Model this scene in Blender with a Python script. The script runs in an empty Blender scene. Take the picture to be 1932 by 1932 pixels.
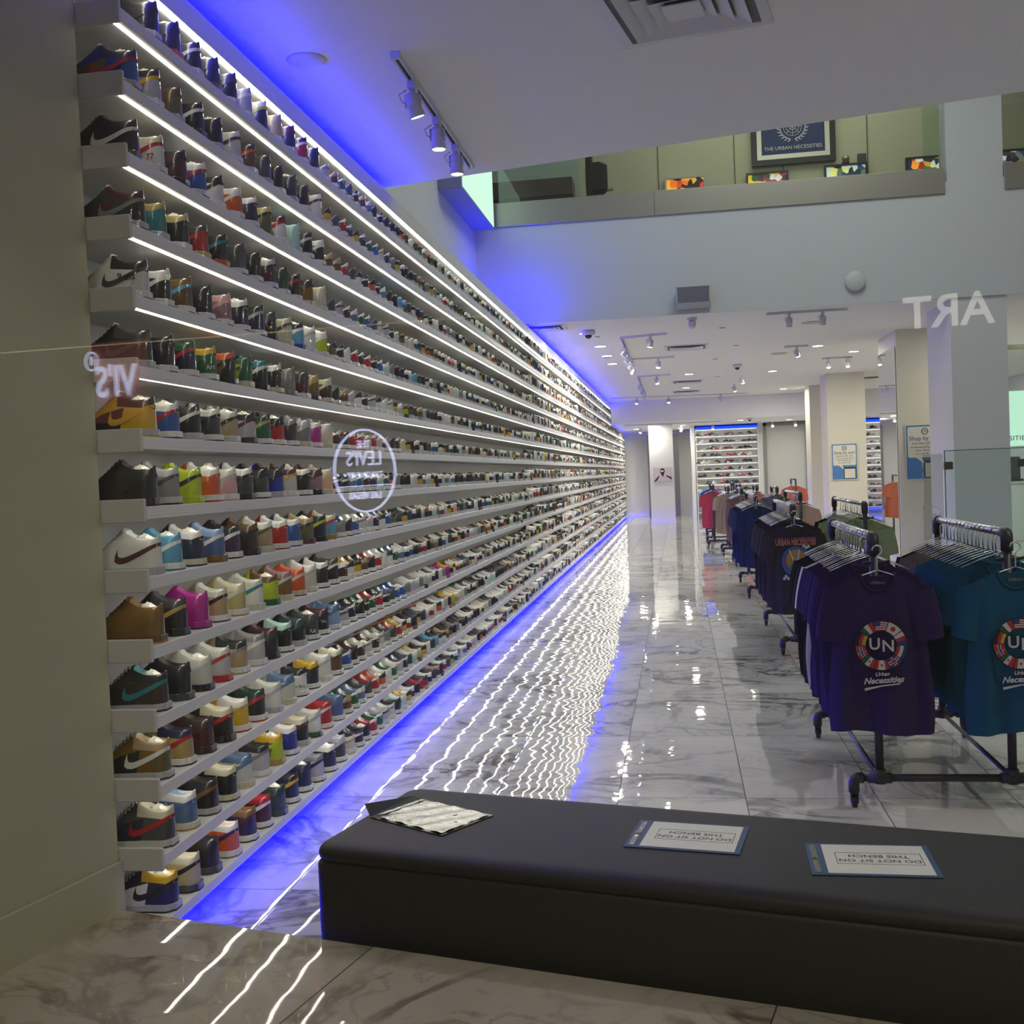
import bpy, math, random
import numpy as np
from mathutils import Vector, Matrix
random.seed(7)
rng = np.random.default_rng(11)
C = bpy.context.scene.collection
S = bpy.context.scene
PI = math.pi

# ------------------------------------------------------------------ camera, world, exposure, lights
cam_d = bpy.data.cameras.new('camera'); cam = bpy.data.objects.new('camera', cam_d); C.objects.link(cam)
cam_d.sensor_width = 36.0; cam_d.lens = 38.28; cam_d.clip_start = 0.02; cam_d.clip_end = 200
cam.matrix_world = Matrix(((0.987745, 0.035191, 0.152055, 0), (0.150723, 0.037849, -0.987851, 0),
                           (-0.040518, 0.998664, 0.032082, 1.70), (0, 0, 0, 1)))
S.camera = cam
S.view_settings.view_transform = 'Standard'; S.view_settings.look = 'None'
S.view_settings.gamma = 1.0; S.view_settings.use_curve_mapping = False
S.view_settings.exposure = 0.45
S.cycles.use_adaptive_sampling = True; S.cycles.adaptive_threshold = 0.02
S.cycles.max_bounces = 6; S.cycles.diffuse_bounces = 3; S.cycles.glossy_bounces = 4
S.cycles.transparent_max_bounces = 8; S.cycles.transmission_bounces = 4
S.cycles.caustics_reflective = False; S.cycles.caustics_refractive = False
S.cycles.sample_clamp_indirect = 4.0; S.cycles.use_denoising = True
W = bpy.data.worlds.new('mall_dusk'); S.world = W; W.use_nodes = True
W.node_tree.nodes['Background'].inputs[0].default_value = (1.0, 0.93, 0.80, 1)
W.node_tree.nodes['Background'].inputs[1].default_value = 0.08

LED_POWER = 7.2      # emission of the white shelf strips
BLUE_POWER = 85.0
def area(name, loc, size, power, color=(1, .95, .86), rot=(0, 0, 0), shape='RECTANGLE', sy=None, spread=PI):
    d = bpy.data.lights.new(name, 'AREA'); d.shape = shape; d.size = size; d.size_y = sy or size
    d.energy = power; d.color = color; d.spread = spread
    o = bpy.data.objects.new(name, d); o.location = loc; o.rotation_euler = rot; C.objects.link(o); return o
area('mall_fill', (1.6, -1.2, 5.4), .5, 50, (1, .92, .76))  # unseen fill light, added outside to brighten the ledge and pier
area('mall_fill', (-1.0, -2.2, 5.4), .5, 42, (1, .92, .76))  # second added fill behind the camera, same purpose
area('mezzanine_fill', (1.8, 16.9, 8.7), 4.5, 46, (.95, 1, .80), sy=1.2)  # unseen overhead fill, added to light the mezzanine room
area('void_fill', (1.8, 11.5, 8.4), 3.5, 120, (.94, 1.0, .96), sy=3.5)  # unseen fill added high in the void to brighten the upper wall

# ------------------------------------------------------------------ materials
def lin(c):
    return tuple(((v / 12.92) if v <= .04045 else ((v + .055) / 1.055) ** 2.4) for v in c)
def rgb(r, g, b): return lin((r / 255, g / 255, b / 255))
_m = {}
def mat(name, col, rough=.6, coat=0, metal=0, emit=None, es=1.0, bump=0, bscale=60, spec=.5, alpha=1.0, var=0.0):
    key = (name, tuple(round(v, 4) for v in col), rough, coat, metal, emit, es, bump)
    if key in _m: return _m[key]
    m = bpy.data.materials.new(name); m.use_nodes = True; nt = m.node_tree; b = nt.nodes['Principled BSDF']
    b.inputs['Base Color'].default_value = (*col[:3], 1); b.inputs['Roughness'].default_value = rough
    b.inputs['Metallic'].default_value = metal; b.inputs['Specular IOR Level'].default_value = spec
    b.inputs['Coat Weight'].default_value = coat; b.inputs['Coat Roughness'].default_value = .06
    b.inputs['Alpha'].default_value = alpha
    if emit: b.inputs['Emission Color'].default_value = (*emit, 1); b.inputs['Emission Strength'].default_value = es
    if bump or var:
        tc = nt.nodes.new('ShaderNodeTexCoord'); n = nt.nodes.new('ShaderNodeTexNoise')
        n.inputs['Scale'].default_value = bscale; nt.links.new(tc.outputs['Object'], n.inputs['Vector'])
        if bump:
            bp = nt.nodes.new('ShaderNodeBump'); bp.inputs['Strength'].default_value = bump; bp.inputs['Distance'].default_value = .004
            nt.links.new(n.outputs['Fac'], bp.inputs['Height'])
            nt.links.new(bp.outputs['Normal'], b.inputs['Coat Normal' if coat else 'Normal'])
            if coat and bump > .5: nt.links.new(bp.outputs['Normal'], b.inputs['Normal'])
        if var:
            mx = nt.nodes.new('ShaderNodeMixRGB'); mx.blend_type = 'MULTIPLY'; mx.inputs[0].default_value = var
            mx.inputs[1].default_value = (*col[:3], 1); nt.links.new(n.outputs['Fac'], mx.inputs[2]); nt.links.new(mx.outputs[0], b.inputs['Base Color'])
    _m[key] = m; return m

def marble_mat(name, base, vein, rot, tx, ty, ox, oy, grout, wob=.42, rough=.022, tilt=.006):
    """polished marble-look tiles: grout grid, soft veins that change from tile to tile, slight unevenness"""
    m = bpy.data.materials.new(name); m.use_nodes = True; nt = m.node_tree; N = nt.nodes; Lk = nt.links
    b = N['Principled BSDF']; b.inputs['Roughness'].default_value = rough; b.inputs['Specular IOR Level'].default_value = .5
    tc = N.new('ShaderNodeTexCoord'); mp = N.new('ShaderNodeMapping'); mp.inputs['Rotation'].default_value[2] = rot
    mp.inputs['Location'].default_value = (ox, oy, 0); Lk.new(tc.outputs['Object'], mp.inputs['Vector'])
    br = N.new('ShaderNodeTexBrick'); br.offset = 0; br.squash = 1; br.inputs['Scale'].default_value = 1
    br.inputs['Brick Width'].default_value = tx; br.inputs['Row Height'].default_value = ty
    br.inputs['Mortar Size'].default_value = .0026; br.inputs['Mortar Smooth'].default_value = 0; br.inputs['Bias'].default_value = 0
    br.inputs['Color1'].default_value = (0, 0, 0, 1); br.inputs['Color2'].default_value = (1, 1, 1, 1)
    Lk.new(mp.outputs[0], br.inputs['Vector'])
    off = N.new('ShaderNodeVectorMath'); off.operation = 'MULTIPLY_ADD'; off.inputs[1].default_value = (7, 5, 9)
    Lk.new(br.outputs['Color'], off.inputs[0]); Lk.new(mp.outputs[0], off.inputs[2])
    def ridge(scale, dist, lo, hi, detail=6):
        n = N.new('ShaderNodeTexNoise'); n.inputs['Scale'].default_value = scale; n.inputs['Detail'].default_value = detail
        n.inputs['Distortion'].default_value = dist; n.inputs['Roughness'].default_value = .55
        sc = N.new('ShaderNodeVectorMath'); sc.operation = 'MULTIPLY'; sc.inputs[1].default_value = (1.15, 1.35, 1)
        Lk.new(off.outputs[0], sc.inputs[0]); Lk.new(sc.outputs[0], n.inputs['Vector'])
        s = N.new('ShaderNodeMath'); s.operation = 'SUBTRACT'; s.inputs[1].default_value = .5; Lk.new(n.outputs['Fac'], s.inputs[0])
        a = N.new('ShaderNodeMath'); a.operation = 'ABSOLUTE'; Lk.new(s.outputs[0], a.inputs[0])
        r = N.new('ShaderNodeMapRange'); r.inputs['From Min'].default_value = lo; r.inputs['From Max'].default_value = hi
        r.inputs['To Min'].default_value = 1; r.inputs['To Max'].default_value = 0; Lk.new(a.outputs[0], r.inputs['Value']); return r
    r1 = ridge(1.1, 1.2, 0, .045); r2 = ridge(2.6, .8, 0, .03)
    ad = N.new('ShaderNodeMath'); ad.operation = 'MULTIPLY_ADD'; ad.inputs[1].default_value = .45; ad.use_clamp = True
    Lk.new(r2.outputs[0], ad.inputs[0]); Lk.new(r1.outputs[0], ad.inputs[2])
    cl = N.new('ShaderNodeTexNoise'); cl.inputs['Scale'].default_value = 1.3; cl.inputs['Detail'].default_value = 3; Lk.new(off.outputs[0], cl.inputs['Vector'])
    cm = N.new('ShaderNodeMapRange'); cm.inputs['From Min'].default_value = .35; cm.inputs['From Max'].default_value = .7; Lk.new(cl.outputs['Fac'], cm.inputs['Value'])
    v = N.new('ShaderNodeMath'); v.operation = 'MULTIPLY'; Lk.new(ad.outputs[0], v.inputs[0]); Lk.new(cm.outputs[0], v.inputs[1])
    v2 = N.new('ShaderNodeMath'); v2.operation = 'MULTIPLY_ADD'; v2.inputs[1].default_value = .30; v2.use_clamp = True
    Lk.new(cm.outputs[0], v2.inputs[0]); Lk.new(v.outputs[0], v2.inputs[2])
    mx = N.new('ShaderNodeMixRGB'); mx.inputs[1].default_value = (*base, 1); mx.inputs[2].default_value = (*vein, 1); Lk.new(v2.outputs[0], mx.inputs[0])
    gx = N.new('ShaderNodeMixRGB'); gx.inputs[2].default_value = (*grout, 1); Lk.new(br.outputs['Fac'], gx.inputs[0]); Lk.new(mx.outputs[0], gx.inputs[1])
    Lk.new(gx.outputs[0], b.inputs['Base Color'])
    nb = N.new('ShaderNodeTexNoise'); nb.inputs['Scale'].default_value = 3.4; nb.inputs['Detail'].default_value = 1.5; Lk.new(off.outputs[0], nb.inputs['Vector'])
    bp = N.new('ShaderNodeBump'); bp.inputs['Strength'].default_value = wob; bp.inputs['Distance'].default_value = tilt
    Lk.new(nb.outputs['Fac'], bp.inputs['Height']); Lk.new(bp.outputs[0], b.inputs['Normal'])
    rr = N.new('ShaderNodeMapRange'); rr.inputs['To Min'].default_value = rough; rr.inputs['To Max'].default_value = .7
    Lk.new(br.outputs['Fac'], rr.inputs['Value']); Lk.new(rr.outputs[0], b.inputs['Roughness'])
    return m

# ------------------------------------------------------------------ mesh helpers
class MB:
    def __init__(s): s.v = []; s.f = []; s.mi = []
    def add(s, vs, fs, mi=0):
        k = len(s.v); s.v += [tuple(p) for p in vs]; s.f += [tuple(i + k for i in f) for f in fs]; s.mi += [mi] * len(fs); return s
    def box(s, x0, x1, y0, y1, z0, z1, mi=0, M=None, bev=0.0):
        if bev:
            b = min(bev, (x1-x0)*.49, (y1-y0)*.49, (z1-z0)*.49); vs = []
            rings = [(z0, b), (z0+b, 0), (z1-b, 0), (z1, b)]
            for z, i in rings:
                c = b
                X0, X1, Y0, Y1 = x0+i, x1-i, y0+i, y1-i
                vs += [(X0+c, Y0, z), (X1-c, Y0, z), (X1, Y0+c, z), (X1, Y1-c, z), (X1-c, Y1, z), (X0+c, Y1, z), (X0, Y1-c, z), (X0, Y0+c, z)]
            fs = [tuple(range(7, -1, -1)), tuple(range(24, 32))]
            for r in range(3):
                for i in range(8): fs.append((r*8+i, r*8+(i+1) % 8, r*8+8+(i+1) % 8, r*8+8+i))
        else:
            vs = [(x0, y0, z0), (x1, y0, z0), (x1, y1, z0), (x0, y1, z0), (x0, y0, z1), (x1, y0, z1), (x1, y1, z1), (x0, y1, z1)]
            fs = [(3, 2, 1, 0), (4, 5, 6, 7), (0, 1, 5, 4), (1, 2, 6, 5), (2, 3, 7, 6), (3, 0, 4, 7)]
        if M is not None: vs = [M @ Vector(p) for p in vs]
        return s.add(vs, fs, mi)
    def tube(s, pts, r, n=8, mi=0, closed=False, cap=True):
        pts = [Vector(p) for p in pts]; m = len(pts); vs = []; rs = r if isinstance(r, (list, tuple)) else [r] * m
        prev = None
        for i, p in enumerate(pts):
            a = pts[(i-1) % m] if (closed or i > 0) else p; c = pts[(i+1) % m] if (closed or i < m-1) else p
            t = (c - a).normalized()
            ref = prev if prev is not None else (Vector((0, 0, 1)) if abs(t.z) < .9 else Vector((1, 0, 0)))
            u = (ref - t * ref.dot(t)).normalized(); w = t.cross(u); prev = u
            for k in range(n):
                q = 2 * PI * k / n; vs.append(p + (u * math.cos(q) + w * math.sin(q)) * rs[i])
        fs = []
        for i in range(m if closed else m - 1):
            j = (i + 1) % m
            for k in range(n): fs.append((i*n+k, i*n+(k+1) % n, j*n+(k+1) % n, j*n+k))
        if cap and not closed: fs += [tuple(range(n-1, -1, -1)), tuple((m-1)*n + k for k in range(n))]
        return s.add(vs, fs, mi)
    def cyl(s, p, q, r, n=12, mi=0, r2=None): return s.tube([p, q], [r, r if r2 is None else r2], n, mi)
    def lathe(s, prof, n=20, mi=0, M=None):
        vs = []; 
        for (r, z) in prof:
            for k in range(n): a = 2*PI*k/n; vs.append(Vector((r*math.cos(a), r*math.sin(a), z)))
        if M is not None: vs = [M @ v for v in vs]
        fs = []
        for i in range(len(prof)-1):
            for k in range(n): fs.append((i*n+k, i*n+(k+1) % n, (i+1)*n+(k+1) % n, (i+1)*n+k))
        fs.append(tuple(range(n-1, -1, -1))); fs.append(tuple((len(prof)-1)*n+k for k in range(n)))
        return s.add(vs, fs, mi)
    def grid(s, P, mi=0, wrap=False):
        P = [list(r) for r in P]; R = len(P); K = len(P[0]); vs = [p for r in P for p in r]; fs = []
        for i in range(R-1):
            for j in range(K if wrap else K-1): fs.append((i*K+j, i*K+(j+1) % K, (i+1)*K+(j+1) % K, (i+1)*K+j))
        return s.add(vs, fs, mi)
    def mesh(s, name, mats, smooth=False):
        me = bpy.data.meshes.new(name); me.from_pydata(s.v, [], s.f)
        for m in (mats if isinstance(mats, (list, tuple)) else [mats]): me.materials.append(m)
        me.polygons.foreach_set('material_index', s.mi)
        if smooth: me.polygons.foreach_set('use_smooth', [True] * len(s.f))
        me.update(); return me
    def build(s, name, mats, parent=None, smooth=False, loc=None, rot=None):
        return link(name, s.mesh(name, mats, smooth), parent, loc, rot)
def link(name, me, parent=None, loc=None, rot=None):
    o = bpy.data.objects.new(name, me); C.objects.link(o)
    if parent is not None: o.parent = parent
    if loc is not None: o.location = loc
    if rot is not None: o.rotation_euler = rot
    return o
def tag(o, label, cat, group=None, kind=None):
    o['label'] = label
    if cat: o['category'] = cat
    if group: o['group'] = group
    if kind: o['kind'] = kind
    return o
def thing(name, label, cat, loc=(0, 0, 0), rz=0, group=None):
    o = bpy.data.objects.new(name, None); o.empty_display_size = .1; C.objects.link(o); o.location = loc; o.rotation_euler = (0, 0, rz)
    return tag(o, label, cat, group)
def struct(o, label=None):
    o['kind'] = 'structure'
    if label: o['label'] = label
    return o
def text_mesh(name, body, size, m, ext=0.0006, shear=0, align='CENTER', offset=0, space=1.0, line=1.0):
    cu = bpy.data.curves.new(name, 'FONT'); cu.body = body; cu.size = size; cu.extrude = ext; cu.shear = shear; cu.align_x = align
    cu.align_y = 'CENTER'; cu.offset = offset; cu.space_character = space; cu.space_line = line; cu.resolution_u = 3
    o = bpy.data.objects.new(name, cu); C.objects.link(o)
    bpy.context.view_layer.update()
    me = bpy.data.meshes.new_from_object(o.evaluated_get(bpy.context.evaluated_depsgraph_get()))
    bpy.data.objects.remove(o); bpy.data.curves.remove(cu); me.name = name; me.materials.clear(); me.materials.append(m); return me
def merge(mb, me, M, mi=0):
    mb.add([M @ v.co for v in me.vertices], [tuple(p.vertices) for p in me.polygons], mi)
def frame_M(o, x, y, z):
    o = Vector(o); x = Vector(x); y = Vector(y); z = Vector(z)
    return Matrix(((x.x, y.x, z.x, o.x), (x.y, y.y, z.y, o.y), (x.z, y.z, z.z, o.z), (0, 0, 0, 1)))

# the storefront runs at an angle to the long wall
D = Vector((.9714, -.2376, 0)); NN = Vector((.2376, .9714, 0)); UP = Vector((0, 0, 1))
XA, YA = Vector((1, 0, 0)), Vector((0, 1, 0))
white = mat('wall_paint', rgb(222, 222, 220), .75, bump=.05, bscale=90)
ceil_w = mat('ceiling_paint', rgb(240, 239, 236), .8)
lam = mat('shelf_laminate', rgb(228, 228, 228), .38)
CE = 3.87
# ------------------------------------------------------------------ structure
fm = marble_mat('floor_marble', rgb(214, 214, 208), rgb(112, 112, 110), 0, .655, 1.33, .37, -5.665 + 1.33 * 5, rgb(70, 70, 66))
struct(MB().box(-3.2, 9.2, 2.6, 42, -.1, 0).build('floor', fm), 'polished white marble tile floor with grey veins')
lm = marble_mat('ledge_marble', rgb(196, 188, 168), rgb(92, 82, 66), .2400, 1.33, 1.33, 1.86, -.55, rgb(60, 56, 50), wob=.32)
led = MB()
a = Vector((-1.30, 3.53, 0)); p0 = a - D * 3.2; p1 = a + D * 8.5; q0 = p0 - NN * 2.23; q1 = p1 - NN * 2.23; r0 = p0 - NN * 7; r1 = p1 - NN * 7
led.add([(*p.xy, z) for z in (-.1, .15) for p in (q0, q1, p1, p0)], [(3, 2, 1, 0), (4, 5, 6, 7), (0, 1, 5, 4), (1, 2, 6, 5), (2, 3, 7, 6), (3, 0, 4, 7)])
struct(led.build('floor_ledge', lm), 'raised marble ledge along the shop window')
mf = MB().add([(*p.xy, z) for z in (-.1, .148) for p in (r0, r1, q1, q0)], [(3, 2, 1, 0), (4, 5, 6, 7), (0, 1, 5, 4), (1, 2, 6, 5), (2, 3, 7, 6), (3, 0, 4, 7)])
struct(mf.build('floor_mall', mat('mall_floor', rgb(150, 142, 124), .85, spec=.1)), 'matt floor of the mall outside the window')

# near soffit ceiling with slanted edge, rear ceiling, beam, rear low ceiling
cb = MB()
pts = [(-3.2, 1.9), (9.2, -1.1), (9.2, 5.377), (-3.2, 8.142)]
cb.add([(x, y, z) for z in (CE, CE + .45) for x, y in pts], [(3, 2, 1, 0), (4, 5, 6, 7), (0, 1, 5, 4), (1, 2, 6, 5), (2, 3, 7, 6), (3, 0, 4, 7)])
struct(cb.build('ceiling', ceil_w), 'white soffit ceiling above the window')
struct(MB().box(-3.2, 9.2, 15.5, 33.6, CE, CE + .4).build('ceiling', ceil_w), 'white ceiling over the rear half of the shop')
struct(MB().box(-3.2, 9.2, 33.6, 42, 3.2, CE + .4).build('ceiling', ceil_w), 'lower white ceiling at the very back')
struct(MB().box(-3.2, 9.2, 7.0, 19.2, 9.0, 9.2).build('ceiling', ceil_w), 'high ceiling above the double-height void')
blu = mat('wall_paint_cool', rgb(206, 210, 208), .7)
fas = MB(); fas.box(-3.1, 9.2, 15.47, 15.7, CE + .41, 5.42).box(-3.1, 9.2, 15.47, 15.497, CE, CE + .41)
fas.box(-3.1, -2.68, 15.5, 15.7, 5.42, 9); fas.box(3.70, 4.42, 15.5, 15.9, 5.42, 9); fas.box(7.8, 9.2, 15.5, 15.7, 5.42, 9)
struct(fas.build('wall_mezzanine', blu), 'pale blue-grey upper wall below the mezzanine opening')
struct(MB().box(-2.95, -2.75 + .0, 7.2, 15.5, CE, 9).build('wall_upper_left', blu), 'blue-lit upper wall over the sneaker shelves')
struct(MB().box(-3.2, -2.36, 3.75, 42, -.05, CE).build('wall_left', white), 'long white wall behind the sneaker shelves')
struct(MB().box(-3.2, 9.2, 41.6, 41.9, -.05, 3.3).build('wall_rear', white), 'white rear wall')
struct(MB().box(9.0, 9.2, 1.0, 42, -.05, 9).build('wall_right', white))
struct(MB().box(-3.1, 9.2, 18.4, 18.6, CE + .4, 9).build('wall_mezzanine_room', mat('panel_wall_green', rgb(196, 196, 168), .6)), 'panelled olive-grey wall in the mezzanine room')
struct(MB().box(-3.1, 9.2, 15.7, 18.4, 5.30, 5.35).build('floor_mezzanine', mat('mezz_floor', rgb(120, 112, 98), .5)))
seam = mat('dark_seam', rgb(90, 90, 78), .7)
sm = MB()
for x in (-.15, 1.09, 1.86, 3.19, 5.2): sm.box(x-.006, x+.006, 18.385, 18.4, 5.4, 9)
struct(sm.build('trim_panel_joints', seam))
# pier by the window on the left, with its tall baseboard
pier_m = mat('pier_paint', rgb(178, 176, 152), .8, bump=.04, bscale=120)
pc = Vector((-2.115, 3.745, 0))
def slanted(o, x0, x1, y0, y1, z0, z1, name, m, bev=0, parent=None):
    return MB().box(x0, x1, y0, y1, z0, z1, M=frame_M(o, D, NN, UP), bev=bev).build(name, m, parent)
struct(slanted(pc, -1.3, 0, -2.6, 0, -.05, CE, 'wall_window_pier', pier_m), 'olive-grey pier at the near end of the shelves')
struct(slanted(pc, -.001, .016, -2.6, .012, .14, .33, 'baseboard_pier', pier_m, bev=.004), 'tall baseboard on the window pier')

# columns
col_lav = mat('column_paint', rgb(218, 218, 216), .7)
col_warm = mat('column_paint_warm', rgb(222, 218, 196), .7)
struct(MB().box(3.70, 4.42, 15.5, 16.9, 0, CE).build('wall_column_front', col_lav), 'wide white column under the mezzanine')
struct(MB().box(3.62, 4.6, 18.8, 20.4, 0, CE).build('wall_column_poster', col_warm), 'cream column with a mirrored side')
struct(MB().box(3.58, 4.46, 27.0, 28.2, 0, CE).build('wall_column_rear', col_warm), 'cream column further back')
struct(MB().box(3.62, 4.4, 30.8, 31.9, 0, CE).build('wall_column_far', col_warm), 'cream column nearest the back door')
mir = mat('mirror_glass', rgb(225, 228, 225), .02, metal=1)
tag(MB().box(3.600, 3.612, 18.86, 20.34, .12, 3.6).build('wall_mirror', mir), 'tall mirror panel on the side of the cream poster column', 'mirror')
struct(MB().box(-.90, -.14, 35.3, 36.0, 0, 3.2).build('wall_pillar', white), 'white pillar carrying the portrait poster')
struct(MB().box(-.915, -.125, 35.288, 35.3, 0, .14).build('baseboard_pillar', white))
struct(MB().box(-2.3, .6, 41.57, 41.6, 0, .14).build('baseboard_rear', white))
dk = mat('dark_grey_frame', rgb(98, 98, 94), .4)
struct(MB().box(-1.11, -.95, 40.9, 41.4, 0, 3.05).build('door_1', dk), 'narrow dark opening behind the pillar')
struct(MB().box(-.13, .05, 40.9, 41.4, 0, 3.05).build('door_2', dk), 'narrow dark opening right of the pillar')
# rear door with dark frame
d3 = MB(); d3.box(2.95, 4.35, 38.0, 38.05, 0, 3.12, 0); d3.box(2.9, 3.0, 37.95, 38.1, 0, 3.18, 1); d3.box(4.28, 4.38, 37.95, 38.1, 0, 3.18, 1); d3.box(2.9, 4.38, 37.95, 38.1, 3.08, 3.18, 1)
struct(d3.build('door_3', [mat('door_grey', rgb(188, 188, 182), .6), mat('door_frame_grey', rgb(130, 130, 126), .5)]), 'large grey service door with a dark frame')
for q in ((2.72, 2.92, 38.0, 38.4), (4.38, 5.9, 38.0, 38.3), (7.16, 9.0, 38.0, 38.3), (.48, .60, 38.0, 41.6)):
    struct(MB().box(*q, 0, 3.2).build('wall_rear_partition', white))


# ------------------------------------------------------------------ shelving on the long wall
Y0, Y1 = 3.768, 41.35; XF = -1.944
HI_END = 33.5
blue_e = (0.0, 0.0, 1.0)
ledm = mat('led_strip_white', (1, 1, 1), .5, emit=(1, .945, .82), es=LED_POWER)
bluem = mat('led_strip_blue', (0, .02, .3), .5, emit=blue_e, es=BLUE_POWER)
def strip(name, x0, x1, z0, z1, m, ya, yb, parent=None, seg=1.2):
    mb = MB(); n = max(1, int((yb - ya) / seg)); h = (yb - ya) / n
    for i in range(n): mb.box(x0, x1, ya + i*h, ya + (i+1)*h, z0, z1)
    return mb.build(name, m, parent)
ordn = ['', 'first', 'second', 'third', 'fourth', 'fifth', 'sixth', 'seventh', 'eighth', 'ninth', 'tenth', 'eleventh', 'twelfth', 'thirteenth', 'fourteenth',
        'fifteenth', 'sixteenth', 'seventeenth', 'eighteenth', 'nineteenth', 'twentieth', 'twenty-first', 'twenty-second', 'twenty-third', 'twenty-fourth', 'twenty-fifth', 'twenty-sixth', 'twenty-seventh', 'twenty-eighth']
def zled(k): return 3.668 - .26 * k
capm = mat('end_cap_laminate', rgb(206, 204, 204), .45)
for k in range(1, 14):
    z = zled(k); yb = Y1 if k >= 3 else HI_END
    t = thing('display_shelf', f'long white shelf full of sneakers, {ordn[15-k]} shelf up from the floor', 'shelf', (0, 0, 0), 0, 'white shelves along the sneaker wall')
    MB().box(-2.33, XF, Y0 + .002, yb, z + .020, z + .057, bev=.002).box(XF - .006, XF - .0005, Y0 + .002, yb, z + .011, z + .021).build('shelf_board', lam, t)
    MB().box(-2.33, XF + .001, Y0 - .018, Y0, z, z + .087, bev=.003).build('end_cap', capm, t)
    strip('led_strip', -1.994, -1.981, z + .0165, z + .0195, ledm, Y0 + .004, yb - .02, t)
t = thing('display_shelf', 'lowest white shelf just above the floor with blue light under it', 'shelf', (0, 0, 0), 0, 'white shelves along the sneaker wall')
MB().box(-2.36, XF, Y0, Y1, .058, .10, bev=.002).build('shelf_board', lam, t)
MB().box(-2.36, -2.03, Y0, Y1, 0.0, .058).build('toe_kick', lam, t)
strip('led_strip', -2.015, -1.995, .040, .056, mat('led_strip_floor_blue', (0, 0, .2), .5, emit=blue_e, es=BLUE_POWER * 2.2), Y0 + .02, Y1 - .02, t)
t = thing('shelf_canopy', 'white top board of the sneaker wall with blue uplight behind it', 'shelf', (0, 0, 0))
MB().box(-2.36, -1.99, Y0, HI_END, 3.668, 3.78, bev=.002).build('shelf_board', lam, t)
strip('led_strip', -2.02, -1.996, 3.660, 3.668, ledm, Y0 + .02, HI_END, t)
strip('led_strip', -2.14, -2.06, 3.781, 3.795, bluem, Y0, 7.9, t); strip('led_strip', -2.14, -2.06, 3.781, 3.795, bluem, 14.6, HI_END, t)
t = thing('shelf_canopy', 'shorter lower canopy board at the far end of the sneaker wall', 'shelf', (0, 0, 0))
MB().box(-2.36, -1.95, HI_END + .1, Y1, 3.15 - .005, 3.17).build('shelf_board', lam, t)
strip('led_strip', -2.10, -2.04, 3.172, 3.184, bluem, HI_END + .2, Y1, t)
bk = MB().box(-2.36, -2.33, Y0, Y1, .10, 3.66)
struct(bk.build('wall_back_panel', mat('back_panel', rgb(214, 213, 212), .6)), 'white back panel of the sneaker shelving')

# ------------------------------------------------------------------ sneakers
PAL = dict(black=(24, 24, 26), white=(222, 222, 218), grey=(128, 128, 128), navy=(28, 32, 66), red=(170, 26, 36), blue=(38, 84, 160), yellow=(206, 168, 28),
           green=(28, 92, 56), brown=(96, 66, 34), cream=(206, 200, 172), tan=(172, 150, 112), orange=(206, 88, 34), teal=(30, 122, 132), purple=(58, 30, 72),
           magenta=(170, 30, 140), lime=(176, 196, 24), pink=(214, 166, 168), maroon=(74, 24, 34), olive=(96, 90, 50), gold=(170, 148, 84), mint=(176, 214, 200),
           silver=(178, 180, 184), charcoal=(58, 60, 62), royal=(30, 48, 150), gum=(176, 130, 66), slate=(52, 70, 78))
PAL.update({'sky-blue': (88, 160, 196), 'dark-green': (26, 56, 44), 'light-blue': (136, 164, 208), 'steel-blue': (84, 112, 146), 'off-white': (198, 200, 190),
            'dark-brown': (52, 36, 28), 'dark-grey': (70, 72, 74), 'mauve': (150, 112, 120), 'bronze': (120, 88, 30), 'gold-tan': (188, 174, 112), 'denim': (76, 98, 150), 'peach': (222, 178, 146)})
def sm_(c, glossy=True):
    return mat('sneaker_' + c.replace('-', '_'), rgb(*PAL[c]), .5, coat=1.0 if glossy else .15, bump=.5 if glossy else .1, bscale=52)
LH = .315
def prof(kind):
    if kind == 'hi':
        ss = [0, .0015, .005, .012, .022, .034, .05, .068, .086, .104, .120, .134, .150, .168, .188, .208, .228, .248, .268, .286, .300, .309, .3145, .3155]
        zt = [.148, .150, .152, .152, .151, .149, .148, .150, .155, .163, .172, .174, .160, .143, .126, .111, .098, .089, .083, .077, .069, .060, .048, .040]
        Wm = .050
    else:
        ss = [0, .0015, .005, .012, .022, .034, .05, .068, .086, .104, .120, .134, .150, .168, .188, .208, .228, .248, .268, .286, .300, .309, .3145, .3155]
        zt = [.100, .108, .112, .108, .099, .092, .088, .089, .094, .104, .118, .122, .116, .108, .100, .093, .087, .082, .078, .073, .067, .060, .048, .040]
        Wm = .047
    w = []
    for s in ss:
        b = Wm + (.010) * max(0, min(1, (s - .10) / .10))
        if s < .040: b *= math.sqrt(max(0, 1 - (1 - s / .040) ** 2))
        if s > .225: b *= math.sqrt(max(.0, 1 - ((s - .225) / .0915) ** 2.2))
        w.append(max(b, .0012))
    return ss, zt, w
PROF = {k: prof(k) for k in ('hi', 'lo')}
Z0 = .024
def surf_y(kind, s, z):
    ss, zt, w = PROF[kind]; zz = float(np.interp(s, ss, zt)); ww = float(np.interp(s, ss, w))
    q = min(1, max(0, (z - Z0) / (zz - Z0))) ** (1 / .62)
    return ww * (max(0, 1 - q*q) ** .5) ** .42 * (1 - .26 * max(0, z - .04) / .11)
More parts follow.
